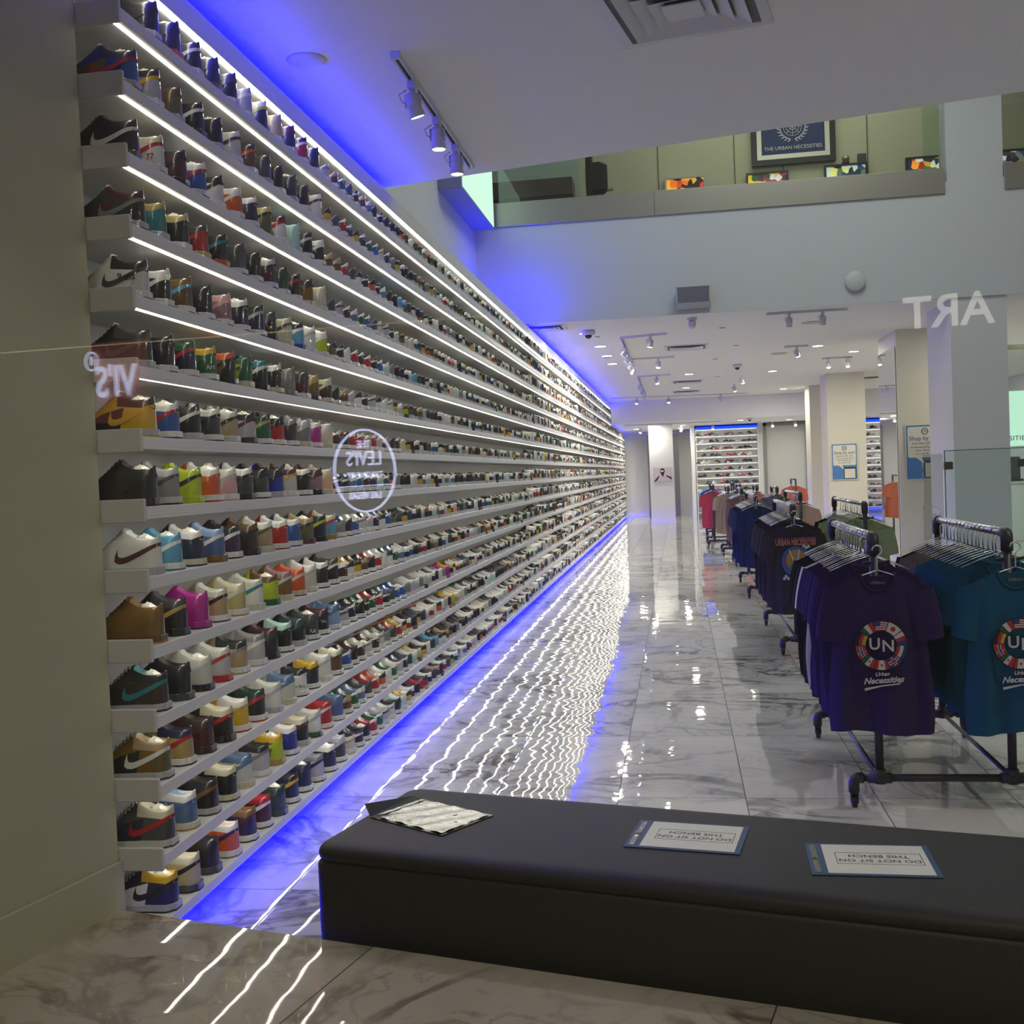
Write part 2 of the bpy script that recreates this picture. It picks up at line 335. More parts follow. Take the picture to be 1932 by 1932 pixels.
def shoe_loft(kind, nr=18):
    ss, zt, w = PROF[kind]; P = []
    open_end = .118 if kind == 'hi' else .112
    for s, zz, ww in zip(ss, zt, w):
        row = []
        for k in range(nr + 1):
            th = PI * k / nr; c, sn = math.cos(th), math.sin(th)
            z = Z0 + (zz - Z0) * (max(sn, 0) ** .62)
            y = math.copysign(abs(c) ** .42, c) * ww * (1 - .26 * max(0, z - .04) / .11)
            if .010 < s < open_end and sn > .90: z -= .020 * min(1, (sn - .90) / .05)
            row.append((-s, y, z))
        P.append(row)
    return P
def zones(kind, s, z, top):
    """which panel of the shoe a face belongs to"""
    if kind == 'hi':
        if top and .008 < s < .120: return 'lining'
        if z > .104 + .10 * s and s < .128: return 'ankle_collar'
        if s < .052 - .25 * (z - .03) and z < .104 + .1*s: return 'heel_counter'
        if top and .118 < s < .215: return 'tongue'
    else:
        if top and .008 < s < .114: return 'lining'
        if z > .072 + .02 * s and s < .05: return 'ankle_collar'
        if s < .052: return 'heel_counter'
        if top and .110 < s < .215: return 'tongue'
    if s > .232 - .5 * (z - .03) and z > .046: return 'toe_box'
    return 'quarter'
def cut_loft(kind):
    import bmesh
    bm = bmesh.new(); P = shoe_loft(kind); nr = len(P[0])
    V = [[bm.verts.new(p) for p in r] for r in P]
    for i in range(len(V) - 1):
        for j in range(nr - 1):
            f = bm.faces.new((V[i][j], V[i][j+1], V[i+1][j+1], V[i+1][j])); f.smooth = True
    planes = ([((0, 0, .104), (.10, 0, 1)), ((-.052, 0, .03), (1, 0, -.25)), ((-.128, 0, 0), (1, 0, 0)), ((-.232, 0, .03), (1, 0, -.5)), ((0, 0, .046), (0, 0, 1)), ((-.052, 0, 0), (1, 0, 0))] if kind == 'hi'
              else [((0, 0, .072), (.02, 0, 1)), ((-.052, 0, 0), (1, 0, 0)), ((-.232, 0, .03), (1, 0, -.5)), ((0, 0, .046), (0, 0, 1))])
    for co, no in planes:
        bmesh.ops.bisect_plane(bm, geom=bm.verts[:] + bm.edges[:] + bm.faces[:], plane_co=co, plane_no=no, dist=1e-5)
    bmesh.ops.recalc_face_normals(bm, faces=bm.faces[:])
    out = {}
    for f in bm.faces:
        c = f.calc_center_median(); s = -c.x
        ss, zt, w = PROF[kind]; zz = float(np.interp(s, ss, zt)); ww = float(np.interp(s, ss, w))
        top = abs(c.y) < ww * .52 and c.z > Z0 + (zz - Z0) * .5
        z = zones(kind, s, c.z, top); mb, idx = out.setdefault(z, (MB(), {}))
        fi = []
        for v in f.verts:
            if v not in idx: idx[v] = len(mb.v); mb.v.append(tuple(v.co))
            fi.append(idx[v])
        mb.f.append(tuple(fi)); mb.mi.append(0)
    bm.free()
    return {k: v[0] for k, v in out.items()}
def sole_mb(kind, z0, z1, ex, toe=0):
    ss, zt, w = PROF[kind]; mb = MB(); S2 = [(-.0045, .010), (-.003, .022)] + [(s, ww) for s, ww in zip(ss[2:-2], w[2:-2])] + [(.3165, .012), (.3185, .004)]
    ring = [(-s, ww + ex) for s, ww in S2] + [(-s, -ww - ex) for s, ww in reversed(S2)]
    n = len(ring); lv = [(z0, 1), (z0 + (z1-z0)*.15, 1.0), (z1 - .002, 1.0), (z1, .985)]
    vs = [(x if sc == 1 else -.15 + (x+.15)*sc, y * sc, z + toe * max(0, (-x - .27)) * 1.4) for z, sc in lv for x, y in ring]
    fs = []
    for r in range(3):
        for i in range(n): fs.append((r*n+i, r*n+n+i, r*n+n+(i+1) % n, r*n+(i+1) % n))
    half = n // 2
    for r in (0, 3):
        for i in range(half - 1):
            q = (r*n+i, r*n+i+1, r*n+n-2-i, r*n+n-1-i); fs.append(q if r == 3 else q[::-1])
    mb.add(vs, fs); return mb
def stripe_mb(kind):
    if kind == 'hi':
        up = [(-.001, .121), (.03, .108), (.06, .094), (.09, .081), (.115, .072), (.130, .069), (.141, .071), (.146, .080), (.147, .092), (.146, .098)]
        lo = [(-.001, .108), (.03, .090), (.06, .074), (.09, .060), (.115, .049), (.132, .045), (.147, .047), (.158, .056), (.156, .076), (.148, .099)]
    else:
        up = [(-.001, .087), (.03, .080), (.06, .072), (.09, .064), (.115, .060), (.130, .059), (.140, .061), (.145, .067), (.146, .074), (.145, .079)]
        lo = [(-.001, .076), (.03, .066), (.06, .056), (.09, .047), (.115, .041), (.132, .039), (.147, .041), (.157, .048), (.155, .062), (.147, .080)]
    up = np.array(up); lo = np.array(lo); t = np.linspace(0, 9, 28); i = np.arange(10)
    U = np.c_[np.interp(t, i, up[:, 0]), np.interp(t, i, up[:, 1])]; Lo = np.c_[np.interp(t, i, lo[:, 0]), np.interp(t, i, lo[:, 1])]
    mb = MB()
    for sg in (1, -1):
        rows = []
        for a_, b_ in zip(U, Lo):
            row = []
            for k in range(5):
                s, z = a_ + (b_ - a_) * k / 4; y = surf_y(kind, max(s, .0), z) + .0022
                row.append((-s + (.002 if s < .004 else 0), sg * y, z))
            rows.append(row)
        mb.grid(rows)
    return mb
def panel_mb():
    mb = MB(); N_ = 14
    for sg in (1, -1):
        rows = []
        for i in range(N_):
            s = .112 + .108 * i / (N_ - 1); f = i / (N_ - 1)
            ztop = .112 - .030 * f if f < .55 else .0955 - .075 * (f - .55) ** 1.3
            row = []
            for k in range(7):
                z = .030 + (ztop - .030) * k / 6; s2 = s - .012 * (k / 6) * (1 - f) + .006 * math.sin(PI * k / 6) * f
                row.append((-s2, sg * (surf_y('hi', s2, z) + .0013), z))
            rows.append(row if sg < 0 else row[::-1])
        mb.grid(rows)
    return mb
def lace_mb(kind):
    mb = MB(); ss, zt, w = PROF[kind]
    for i in range(6):
        s = .132 + i * .0145; z = float(np.interp(s, ss, zt)) + .002; ww = float(np.interp(s, ss, w)) * .62
        mb.tube([(-s, -ww, z - .012), (-s - .002, -ww * .5, z - .0005), (-s, 0, z + .001), (-s + .002, ww * .5, z - .0005), (-s, ww, z - .012)], .0028, 5)
        mb.tube([(-s, -ww, z - .012), (-s - .007, 0, z + .003), (-s - .0145, ww, z - .016)], .0026, 5)
    return mb
def paper_mb(kind):
    mb = MB(); R = random.Random(3); rows = []
    h = .122 if kind == 'hi' else .070
    for i in range(7):
        rr = .034 * (1 - (i / 6) ** 2.2); z = h + i * .0055
        rows.append([(-.060 + rr * 1.25 * math.cos(a_) + R.uniform(-.004, .004), rr * math.sin(a_) * .78 + R.uniform(-.003, .003), z + R.uniform(-.004, .005)) for a_ in np.linspace(0, 2*PI, 13)[:-1]])
    mb.grid(rows, wrap=True); return mb
SH = {}
dm = mat('sneaker_base', (.5, .5, .5))
for kind in ('hi', 'lo'):
    d = {z: mb.mesh(z, dm, True) for z, mb in cut_loft(kind).items()}
    d['midsole'] = sole_mb(kind, .007, .030, .0065, .05).mesh('midsole', dm)
    d['outsole'] = sole_mb(kind, 0, .0075, .0060, .05).mesh('outsole', dm)
    d['side_stripe'] = stripe_mb(kind).mesh('side_stripe', dm, True)
    d['laces'] = lace_mb(kind).mesh('laces', dm, True)
    d['paper_stuffing'] = paper_mb(kind).mesh('paper_stuffing', dm, False)
    SH[kind] = d
PANEL_M = panel_mb().mesh('side_panel', dm, True)
PANEL = {(6, 0): 'black', (13, 0): 'white', (11, 0): 'black', (12, 0): 'navy', (1, 0): 'brown', (3, 0): 'maroon', (8, 0): 'white', (10, 0): 'black', (2, 0): 'black', (4, 0): 'white', (11, 1): 'cream', (12, 1): 'light-blue', (3, 4): 'charcoal'}
paper_m = mat('tissue_paper', rgb(232, 228, 214), .35, coat=.6, bump=.3, bscale=60)
lining_m = {}
PARTS = ['quarter', 'heel_counter', 'ankle_collar', 'toe_box', 'tongue', 'lining', 'midsole', 'outsole', 'side_stripe', 'laces', 'paper_stuffing']
protos = {}
def make_shoe(kind, spec, loc, rz, label, group, sc=1.0, decal=None, hide=(), panel=None):
    """spec = quarter, heel, ankle, stripe, sole, outsole, toe, lining"""
    q, h, a_, st, so, ou, to, li = spec
    root = thing('high_top_sneaker' if kind == 'hi' else 'low_top_sneaker', label, 'sneaker', loc, rz, group)
    root.scale = (sc, sc, sc)
    cols = dict(quarter=q, heel_counter=h, ankle_collar=a_, toe_box=to, tongue=q, lining=li, midsole=so, outsole=ou, side_stripe=st, laces=so if so != 'black' else 'grey')
    for p in PARTS:
        if p in hide: continue
        if kind + p not in protos:
            o = bpy.data.objects.new(p, SH[kind][p]); protos[kind + p] = o
        else:
            o = protos[kind + p].copy()
        C.objects.link(o); o.parent = root
        sl = o.material_slots[0]; sl.link = 'OBJECT'
        sl.material = paper_m if p == 'paper_stuffing' else sm_(cols[p], p not in ('laces', 'outsole'))
    if panel:
        o = link('side_panel', PANEL_M, root); o.material_slots[0].link = 'OBJECT'; o.material_slots[0].material = sm_(panel)
    if decal:
        body, size, col, s_, z_ = decal
        y = -surf_y(kind, s_, z_) - .003
        me = text_mesh('lettering', body, size, sm_(col, False), ext=.0004)
        o = link('lettering', me, root, (-s_, y, z_), (PI / 2, 0, -.10))
    return root
B, Wh = 'black', 'white'
def sp(q, h=None, a_=None, st=None, so=Wh, ou=None, to=None, li=None):
    h = h or q; a_ = a_ or q; st = st or a_
    return (q, h, a_, st, so, ou or (so if so != Wh else h), to or q, li or a_)
ROWS = {
 0: [sp(B), sp(B), sp('navy', so='orange'), sp(B, st=Wh), sp('navy', so='bronze', ou='brown'), sp(B, a_='charcoal', st='dark-grey'), sp('silver', st=Wh), sp(Wh, h='navy', st='lime', so='navy'), sp('gold-tan'), sp('navy', a_='maroon'), sp('red', a_=B, st=Wh), sp(B)],
 1: [sp('royal', h='blue', a_='navy', st='red', so='silver', ou='red', to='purple'), sp('grey', h='silver', a_=B, st='yellow', ou=B), sp('brown', h='olive', so='silver'), sp(B, st=Wh, so='charcoal'), sp(B, so='silver', ou=B), sp('off-white', st=B), sp('brown', a_='dark-brown', st='orange'), sp('dark-grey', so='silver', ou=B), sp(B), sp('charcoal', so='silver'), sp(B), sp(Wh, st=B, ou=B)],
 2: [sp(B, st=Wh, so='olive', ou='gum'), sp(Wh, a_='cream', st='red', ou='red'), sp('maroon', a_=B, st=B, so=B), sp('blue', a_=Wh, st='red'), sp(Wh, a_=B, h=Wh, st=B, ou=B), sp('orange', a_=Wh, st=Wh), sp('navy', a_=Wh, st='navy'), sp('cream', h='olive', a_='gold-tan', st=B, so='olive'), sp(Wh, a_='maroon', st='red'), sp('mint', so='mint'), sp(B, st='silver'), sp(B, a_=Wh, st=Wh)],
 3: [sp('charcoal', h=B, a_='maroon', st='grey', so='silver', ou=B, to='maroon'), sp('teal', a_='gold', st='teal', so='silver', ou='teal'), sp(B, a_='gold-tan', st=B), sp('maroon', h='red', a_='charcoal', st='red', so='gold-tan'), sp(B, st='teal', so='orange', ou='gum'), sp('dark-grey', a_='charcoal', ou='maroon'), sp(B), sp('maroon', a_='silver', st=B), sp('dark-green', ou=B), sp('dark-green', h=B, a_=B, st='red', ou=B), sp('bronze', a_='dark-brown', so='cream'), sp('cream', so='cream')],
 4: [sp(Wh, h='off-white', a_=B, st='charcoal', ou='grey', to='yellow'), sp(B, a_=Wh, st=Wh, ou=B), sp('brown', a_='bronze', st='sky-blue'), sp(B, ou=B), sp('mauve', a_='pink', ou='brown'), sp('navy', a_=Wh, st=B), sp('navy', a_=B, st='silver'), sp(B, a_='charcoal', st='dark-grey', so=B), sp('cream', st='dark-grey', so='cream'), sp('sky-blue', a_='navy', st=Wh, so='royal'), sp(Wh, st='silver'), sp('lime', a_=Wh, st=Wh)],
 5: [sp(B, a_='charcoal', st='dark-grey', so='silver', to='dark-brown'), sp('navy', h=B, a_=B, ou='maroon'), sp('navy', a_='green', st='red', ou='gum'), sp('green', a_='yellow', st='green', ou='green'), sp('olive', h=B, a_='orange', st=B, so=B), sp('lime', h='green', a_='green', so='cream'), sp(B, a_='teal', st=Wh, so=B), sp(B, a_=Wh, st=B, so='cream', ou=B), sp('grey', so='grey', ou='teal'), sp('maroon', a_='charcoal', ou=Wh), sp('bronze', a_='gold', so='charcoal'), sp('dark-brown', a_='cream', so='cream', ou='gum')],
 6: [sp('yellow', h='yellow', a_=B, st='yellow', so='silver', ou='yellow'), sp('blue', a_=Wh, st='red', ou='royal'), sp(B, a_='charcoal', st=Wh, so='silver'), sp('charcoal', a_=Wh, st=B, ou=B), sp('tan', a_='off-white', st=B, so='off-white'), sp('silver', a_=B, st='maroon', so='charcoal'), sp('green', a_='dark-green', st='gold', ou='green'), sp('red', a_=B), sp('maroon', h='charcoal', a_='grey', st='maroon', ou=B), sp('grey', a_='silver', so='cream'), sp('magenta', a_=Wh, st='magenta', ou='magenta'), sp('cream', a_='off-white', so='cream')],
 7: [sp(B, so='dark-brown', ou='maroon'), sp('grey', a_='silver', st='dark-grey', so='silver', ou=B), sp('lime', st=B, so='lime', ou='lime'), sp('orange', a_=Wh, st='orange', ou='red'), sp(Wh, h='pink', a_=Wh, st='silver'), sp('charcoal', a_=Wh, st=B, so=B), sp('charcoal', a_=B, ou=B), sp('royal', a_=B, so='silver'), sp('off-white', a_='maroon', st='yellow'), sp(B, a_=Wh, st=B, ou=B), sp('mauve', a_='maroon', so=B), sp('peach', a_='cream', so='cream')],
 8: [sp(Wh, a_=Wh, st='maroon', so='silver', ou='silver'), sp('sky-blue', st=Wh, ou='teal'), sp('navy', a_=Wh, st=B, so='cream', ou='navy'), sp('denim', a_='light-blue', st=Wh, so='bronze', ou='bronze'), sp('purple', a_=B, st=Wh, ou='maroon'), sp('dark-brown', a_='brown', st=B, so='dark-brown'), sp('tan', a_=Wh, st='olive', so='off-white'), sp('red', a_=Wh, st='red', ou='red'), sp('blue', a_=Wh, st='blue', ou='blue'), sp('olive', a_='tan', st='dark-brown', so='charcoal', ou='red'), sp('navy', a_=B, st='lime', so=B), sp('orange', h='sky-blue', a_='cream', st='red', so='gum')],
 9: [sp('bronze', so='brown', ou='gum'), sp(B, a_='charcoal', st='gold', so=B), sp('magenta', st='magenta', so='magenta', ou='purple'), sp('tan', a_='off-white', st=B, ou='charcoal'), sp('gold-tan', a_='cream', st='off-white', ou='gum'), sp(Wh, a_='off-white', st='teal', so='off-white'), sp('lime', h='lime', a_='brown', st='lime', so='green'), sp('bronze', a_='mauve', st='off-white', so='cream'), sp('orange', st='cream', so='cream', ou='red'), sp('off-white', a_=Wh, st='silver'), sp(B, a_=Wh, st=B, ou=B), sp(B, a_='charcoal', st=Wh)],
 10: [sp('dark-brown', a_=B, st='teal', so='silver', ou=B, li='teal'), sp(B, so='charcoal', ou='charcoal'), sp('off-white', st='silver', so=B, ou='maroon'), sp('silver', a_='off-white', st='red', so='red', ou='red'), sp('tan', a_=B, st='grey'), sp('silver', a_='grey', st=Wh), sp(B, a_='maroon', st='dark-green', so=B), sp(B, a_='mint', st=B, ou=B), sp(B, a_='slate', so='silver'), sp('charcoal', a_='dark-grey'), sp(B, a_='maroon', st=B), sp('light-blue', a_='steel-blue')],
 11: [sp('bronze', h='olive', a_='tan', st=Wh, so='silver', ou='maroon'), sp('gold', a_='navy', st='red', ou='maroon'), sp('maroon', a_='dark-brown', so='dark-brown'), sp('dark-brown', h=B, a_='cream', st='red', so=B), sp('yellow', a_=Wh, st='gold', ou='red'), sp('dark-green', h=B, st='red', ou='red'), sp(Wh, a_='off-white', st='silver', so='silver'), sp('off-white', a_='steel-blue', st='steel-blue', so='cream'), sp(Wh, a_=B, st=Wh, ou=B), sp('navy', a_='yellow', st=B), sp(Wh, st='silver'), sp('brown', a_='cream', st='dark-brown')],
 12: [sp('dark-grey', a_='cream', st='red', so='off-white', ou='charcoal', to='dark-grey', li='cream'), sp('steel-blue', a_=Wh, st='denim', so='cream', ou='gum', li='light-blue'), sp(B, st='bronze', so='silver', ou='maroon'), sp(B, a_='cream', st=B, so='cream', ou=B), sp('off-white', a_='steel-blue', st='steel-blue', so='cream'), sp('silver', a_=B, st='grey'), sp('olive', h='lime', a_='yellow', st='lime', so='gold'), sp('royal', a_=Wh, st='royal', ou='royal'), sp(B, a_='cream', st='maroon', so='silver'), sp(Wh, a_='off-white', st='silver', so='green', ou='maroon'), sp('red', st='off-white', ou='red'), sp('denim', a_='steel-blue')],
 13: [sp('navy', a_='yellow', st=B, so='silver', ou=B, li=Wh, to='navy'), sp('gold-tan', a_='cream', st=B, so='charcoal', ou=B), sp(B, so='charcoal', ou='charcoal'), sp('orange', a_=Wh, st='purple', li='peach', ou='grey'), sp('navy', a_='bronze', st='maroon'), sp('maroon', a_='red', st=Wh, ou='maroon'), sp('slate', a_='dark-green', so='slate'), sp('navy', a_=B, st='yellow', ou=B), sp('navy', ou=B), sp('silver', a_='grey', st='navy', ou='maroon'), sp('navy', a_=Wh, st=B, ou=B), sp('charcoal', a_='silver')],
}
DECALS = {(2, 1): ('77', .034, 'red', .030, .055), (4, 0): ('Rens', .040, 'black', .062, .082), (5, 3): ('By Art', .030, 'white', .026, .055),
          (10, 9): ('BRA', .030, 'white', .022, .050), (10, 10): ('UBA', .022, 'white', .022, .075), (11, 8): ('By Art', .026, 'black', .03, .055), (4, 7): ('the', .034, 'yellow', .024, .065)}
LOWC = [sp(Wh), sp(B), sp('grey'), sp(Wh, a_=B, st=B), sp('navy', a_=Wh, st='navy'), sp('silver', st='charcoal'), sp('red', a_=Wh, st='red'), sp(B, a_='charcoal', st=Wh), sp('cream', st='tan'), sp(Wh, h='silver', st='pink'),
        sp('green', a_=Wh, st='green'), sp('yellow', a_=B, st=B), sp('blue', a_=Wh, st='blue'), sp('charcoal'), sp('orange', a_=B), sp('mint', a_=Wh), sp('brown', a_='tan'), sp('olive', a_='dark-brown'), sp('maroon', a_=Wh, st=B), sp('slate'), sp('off-white', st='grey'), sp('steel-blue', a_=Wh), sp(B), sp(B, st=Wh, ou=B)]
GRP = 'sneakers displayed on the long wall'
def shelf_z(r): return zled(r + 1) + .057 if r < 13 else .10
N_HI, N_LO = 12, 10
row_start = {}
count_ind = 0
for r in range(14):
    R = random.Random(100 + r); y = 3.884 + R.uniform(-.006, .006); z = shelf_z(r) + .0006
    for i in range(N_HI + N_LO):
        hi = i < N_HI
        if hi: spec = ROWS[r][i]; kind = 'hi'
        else: spec = LOWC[R.randrange(len(LOWC))]; kind = 'lo'
        lastkind = kind
        if r == 0 and i < 1: pass
        q, h, a_, st = spec[:4]
        look = f"{q} {'high-top' if hi else 'low-top'} sneaker" + (f" with {st} side stripe" if st != q else f" with {a_} collar" if a_ != q else '')
        label = f"{look}, {ordn[i+1]} from near end, {ordn[14-r]} shelf from floor"
        hide = ('laces',) if (hi and 0 < i) or not hi else ()
        if not ((i == 0 and r > 5) or R.random() < .22): hide += ('paper_stuffing',)
        if not (r == 0 and i < 1):
            make_shoe(kind, spec, (-1.955 + R.uniform(-.008, .004), y, z), R.uniform(-.05, .05) + (.03 if i else 0), label, GRP,
                      R.uniform(.985, 1.03) if hi else R.uniform(.96, 1.03), DECALS.get((r, i)), hide, PANEL.get((r, i)))
            count_ind += 1
        y += (.195 if i < N_HI - 1 else .175 if i == N_HI - 1 else .150) + R.uniform(-.010, .010)
    row_start[r] = y
# the thousands of sneakers beyond those: one object nobody could count
def low_shoe(kind):
    ss, zt, w = PROF[kind]; pick = [0, 3, 5, 8, 11, 14, 17, 20, 22]; nr = 8; V = []; F = []; Zn = []
    for i in pick:
        for k in range(nr + 1):
            th = PI * k / nr; c, sn = math.cos(th), max(0, math.sin(th)); z = Z0 + (zt[i] - Z0) * sn ** .62
            y = math.copysign(abs(c) ** .42, c) * w[i] * (1 - .2 * max(0, z - .04) / .11)
            if 0 < pick.index(i) < 4 and sn > .99: z -= .018
            V.append((-ss[i], y, z))
    n = nr + 1
    for a_ in range(len(pick) - 1):
        for k in range(nr):
            F.append((a_*n+k, a_*n+k+1, a_*n+n+k+1, a_*n+n+k))
            zc = np.mean([V[j][2] for j in F[-1]]); s = ss[pick[a_]]
            Zn.append(3 if (k in (3, 4) and a_ < 3) else 2 if (zc > (.10 if kind == 'hi' else .07) and a_ < 4) else 1 if a_ < 2 else 4 if (k in (1, 6) and a_ in (2, 3, 4)) else 0)
    b = len(V); S2 = [(-.004, .02), (.012, .046), (.10, .050), (.2, .061), (.26, .056), (.305, .03), (.318, .008)]
    ring = [(-s, y) for s, y in S2] + [(-s, -y) for s, y in reversed(S2)]; m = len(ring)
    for z in (0, .030):
        for x, y in ring: V.append((x, y, z))
    for i in range(m): F.append((b+i, b+m+i, b+m+(i+1) % m, b+(i+1) % m)); Zn.append(5)
    for i in range(m // 2 - 1): F.append((b+m+i, b+m+i+1, b+m+m-2-i, b+m+m-1-i)); Zn.append(5)
    return np.array(V, np.float32), np.array([f[::-1] for f in F], np.int32), np.array(Zn)
BASE = {k: low_shoe(k) for k in ('hi', 'lo')}
def colour_table(spec):
    q, h, a_, st, so, ou, to, li = spec
    return np.array([(*rgb(*PAL[c]), 1) for c in (q, h, a_, li, st, so)], np.float32)
def mass(name, items, label, cat, m):
    Vs = []; Fs = []; Cs = []; k = 0
    for kind, pos, rz, sc, spec in items:
        V, F, Zn = BASE[kind]; c, s = math.cos(rz), math.sin(rz)
        P = np.empty_like(V); P[:, 0] = (V[:, 0]*c - V[:, 1]*s)*sc + pos[0]; P[:, 1] = (V[:, 0]*s + V[:, 1]*c)*sc + pos[1]; P[:, 2] = V[:, 2]*sc + pos[2]
        Vs.append(P); Fs.append(F + k); k += len(V); Cs.append(np.repeat(colour_table(spec)[Zn], 4, 0))
    V = np.concatenate(Vs); F = np.concatenate(Fs); Cc = np.concatenate(Cs)
    me = bpy.data.meshes.new(name); me.vertices.add(len(V)); me.vertices.foreach_set('co', V.ravel())
    me.loops.add(F.size); me.loops.foreach_set('vertex_index', F.ravel()); me.polygons.add(len(F))
    me.polygons.foreach_set('loop_start', np.arange(0, F.size, 4, dtype=np.int32)); me.polygons.foreach_set('loop_total', np.full(len(F), 4, np.int32))
    me.polygons.foreach_set('use_smooth', np.ones(len(F), bool))
    at = me.color_attributes.new('panel_colour', 'FLOAT_COLOR', 'CORNER'); at.data.foreach_set('color', Cc.ravel())
    me.update(calc_edges=True); me.materials.append(m); o = link(name, me); return tag(o, label, cat, None, 'stuff')
mm = bpy.data.materials.new('sneaker_panels'); mm.use_nodes = True; b_ = mm.node_tree.nodes['Principled BSDF']
an = mm.node_tree.nodes.new('ShaderNodeAttribute'); an.attribute_name = 'panel_colour'; mm.node_tree.links.new(an.outputs['Color'], b_.inputs['Base Color'])
b_.inputs['Roughness'].default_value = .45; b_.inputs['Coat Weight'].default_value = .4
items = []
for r in range(14):
    R = random.Random(500 + r); y = row_start[r]; end = Y1 - .1 if r >= 2 else HI_END - .1; z = shelf_z(r)
    while y < end:
        kind = 'lo' if y < 14.8 else ('hi' if (y < 17.5 or R.random() < .35) else 'lo')
        items.append((kind, (-1.955 + R.uniform(-.01, .005), y, z), R.uniform(-.06, .06), R.uniform(.94, 1.05) * (.98 if kind == 'hi' else 1), LOWC[R.randrange(len(LOWC))] if R.random() < .75 else ROWS[R.randrange(14)][R.randrange(12)]))
        y += R.uniform(.128, .150)
mass('sneaker_rows', items, 'thousands of assorted sneakers filling the shelves further down the long wall', 'sneakers', mm)

# ------------------------------------------------------------------ ceiling fittings
trim_w = mat('white_metal', rgb(214, 214, 216), .4); dgrey = mat('dark_slot', rgb(52, 52, 56), .6)
lampm = mat('lamp_glass', (1, 1, 1), .4, emit=(1, .95, .84), es=9.0)
def downlight(x, y, z, power, where):
    t = thing('downlight', f'round recessed ceiling downlight {where}', 'ceiling light', (x, y, z), 0, 'recessed downlights')
    MB().lathe([(.115, 0), (.12, -.006), (.098, -.008), (.096, -.003)], 24).build('trim_ring', trim_w, t, True)
    MB().lathe([(.001, -.0045), (.094, -.0045), (.094, -.006), (.001, -.0065)], 24).build('lens', lampm, t)
    l = area('downlight_lamp', (x, y, z - .02), .16, power * 1.9, (1, .94, .82), shape='DISK'); return t
DL = [(-1.334, 16.875, 11, 'nearest the sneaker wall behind the dome camera'), (-1.235, 18.7, 11, 'second in the row beside the sneaker wall'), (-1.226, 20.27, 11, 'third in the row beside the sneaker wall'),
      (-1.218, 21.8, 11, 'fourth in the row beside the sneaker wall'), (.32, 25.1, 12, 'in front of the twin ceiling vents'), (.28, 29.2, 12, 'between the twin ceiling vents'),
      (2.6, 20.6, 14, 'by the short spotlight track near the poster column'), (3.45, 22.0, 14, 'just left of the mirror of the poster column'), (2.2, 25.5, 14, 'between the poster column and the rear column'),
      (3.0, 31.5, 14, 'near the beam in front of the service door'), (5.4, 17.6, 16, 'added out of view right of the wide front column'), (6.4, 20.2, 16, 'added out of view far right beyond the wide front column'),
      (5.6, 25.0, 18, 'added out of view behind the poster column'), (6.6, 30.0, 18, 'added out of view above the small display wall')]  # last four downlights are out of view, added to light the right side
for x, y, p, w in DL: downlight(x, y, CE - .0005, p, w)
for x, y, p, w in [(-.9, 35.0, 12, 'in the low rear ceiling by the sneaker wall'), (.2, 36.9, 14, 'in the low rear ceiling before the pillar'), (2.0, 35.0, 14, 'in the low rear ceiling before the tall display shelves'),
                   (3.6, 36.3, 10, 'in the low rear ceiling before the service door'), (6.6, 36.0, 20, 'in the low rear ceiling by the small display wall'),
                   (-1.4, 38.6, 12, 'added in the far corner of the low rear ceiling'), (.15, 39.2, 12, 'added in the low rear ceiling behind the white pillar')]: downlight(x, y, 3.1995, p, w)  # far-corner and behind-pillar downlights are added to brighten the rear wall
for x, y, p, w in [(2.9, 4.4, 9, 'added unseen in the near ceiling right of the square vent'), (4.6, 4.0, 10, 'added in the near ceiling, out of view to the right'), (5.6, 10.6, 0, '')]:  # unseen downlights, added for light bounced off the near floor
    if p: downlight(x, y, CE - .0005, p, w)
t = tag(MB().lathe([(.001, 0), (.10, 0), (.10, -.004), (.088, -.008), (.001, -.008)], 28).build('ceiling_disc', trim_w, None, True, (-1.80, 5.42, CE)), 'round white cover plate in the blue-lit near ceiling', 'ceiling cover')

def vent(x, y, z, w, rz, label, deep=1.0):
    t = thing('ceiling_vent', label, 'air vent', (x, y, z), rz, 'square ceiling vents')
    h = w / 2; f = MB()
    for a_, b_, c_, d_ in ((-h-.05, h+.05, -h-.05, -h), (-h-.05, h+.05, h, h+.05), (-h-.05, -h, -h, h), (h, h+.05, -h, h)): f.box(a_, b_, c_, d_, -.012, 0)
    f.build('frame', trim_w, t)
    MB().box(-h, h, -h, h, -.002, -.0005).build('backing', mat('vent_shadow', rgb(120, 119, 120), .7), t)
    for i, k in enumerate((.88, .66, .44)):
        a_ = h * k; b_ = a_ - .062; v = [(-a_, -a_, -.030), (a_, -a_, -.030), (a_, a_, -.030), (-a_, a_, -.030), (-b_, -b_, -.006), (b_, -b_, -.006), (b_, b_, -.006), (-b_, b_, -.006)]
        m2 = MB().add(v + [(p[0]*.985, p[1]*.985, p[2] + .004) for p in v], [(0, 1, 5, 4), (1, 2, 6, 5), (2, 3, 7, 6), (3, 0, 4, 7), (8, 12, 13, 9), (9, 13, 14, 10), (10, 14, 15, 11), (11, 15, 12, 8), (0, 8, 9, 1), (1, 9, 10, 2), (2, 10, 11, 3), (3, 11, 8, 0)])
        m2.build('louvre_ring', trim_w, t)
    MB().box(-.09, .09, -.09, .09, -.030, -.022, bev=.004).build('centre_plate', trim_w, t)
vent(.10, 5.24, CE, .64, -.20, 'large square ceiling vent over the bench')
vent(.22, 19.6, CE, .66, 0, 'ceiling vent behind the dome camera on the rear ceiling')
vent(.30, 27.2, CE, .66, 0, 'ceiling vent between two downlights, further back')
vent(.30, 30.6, CE, .66, 0, 'ceiling vent closest to the beam')
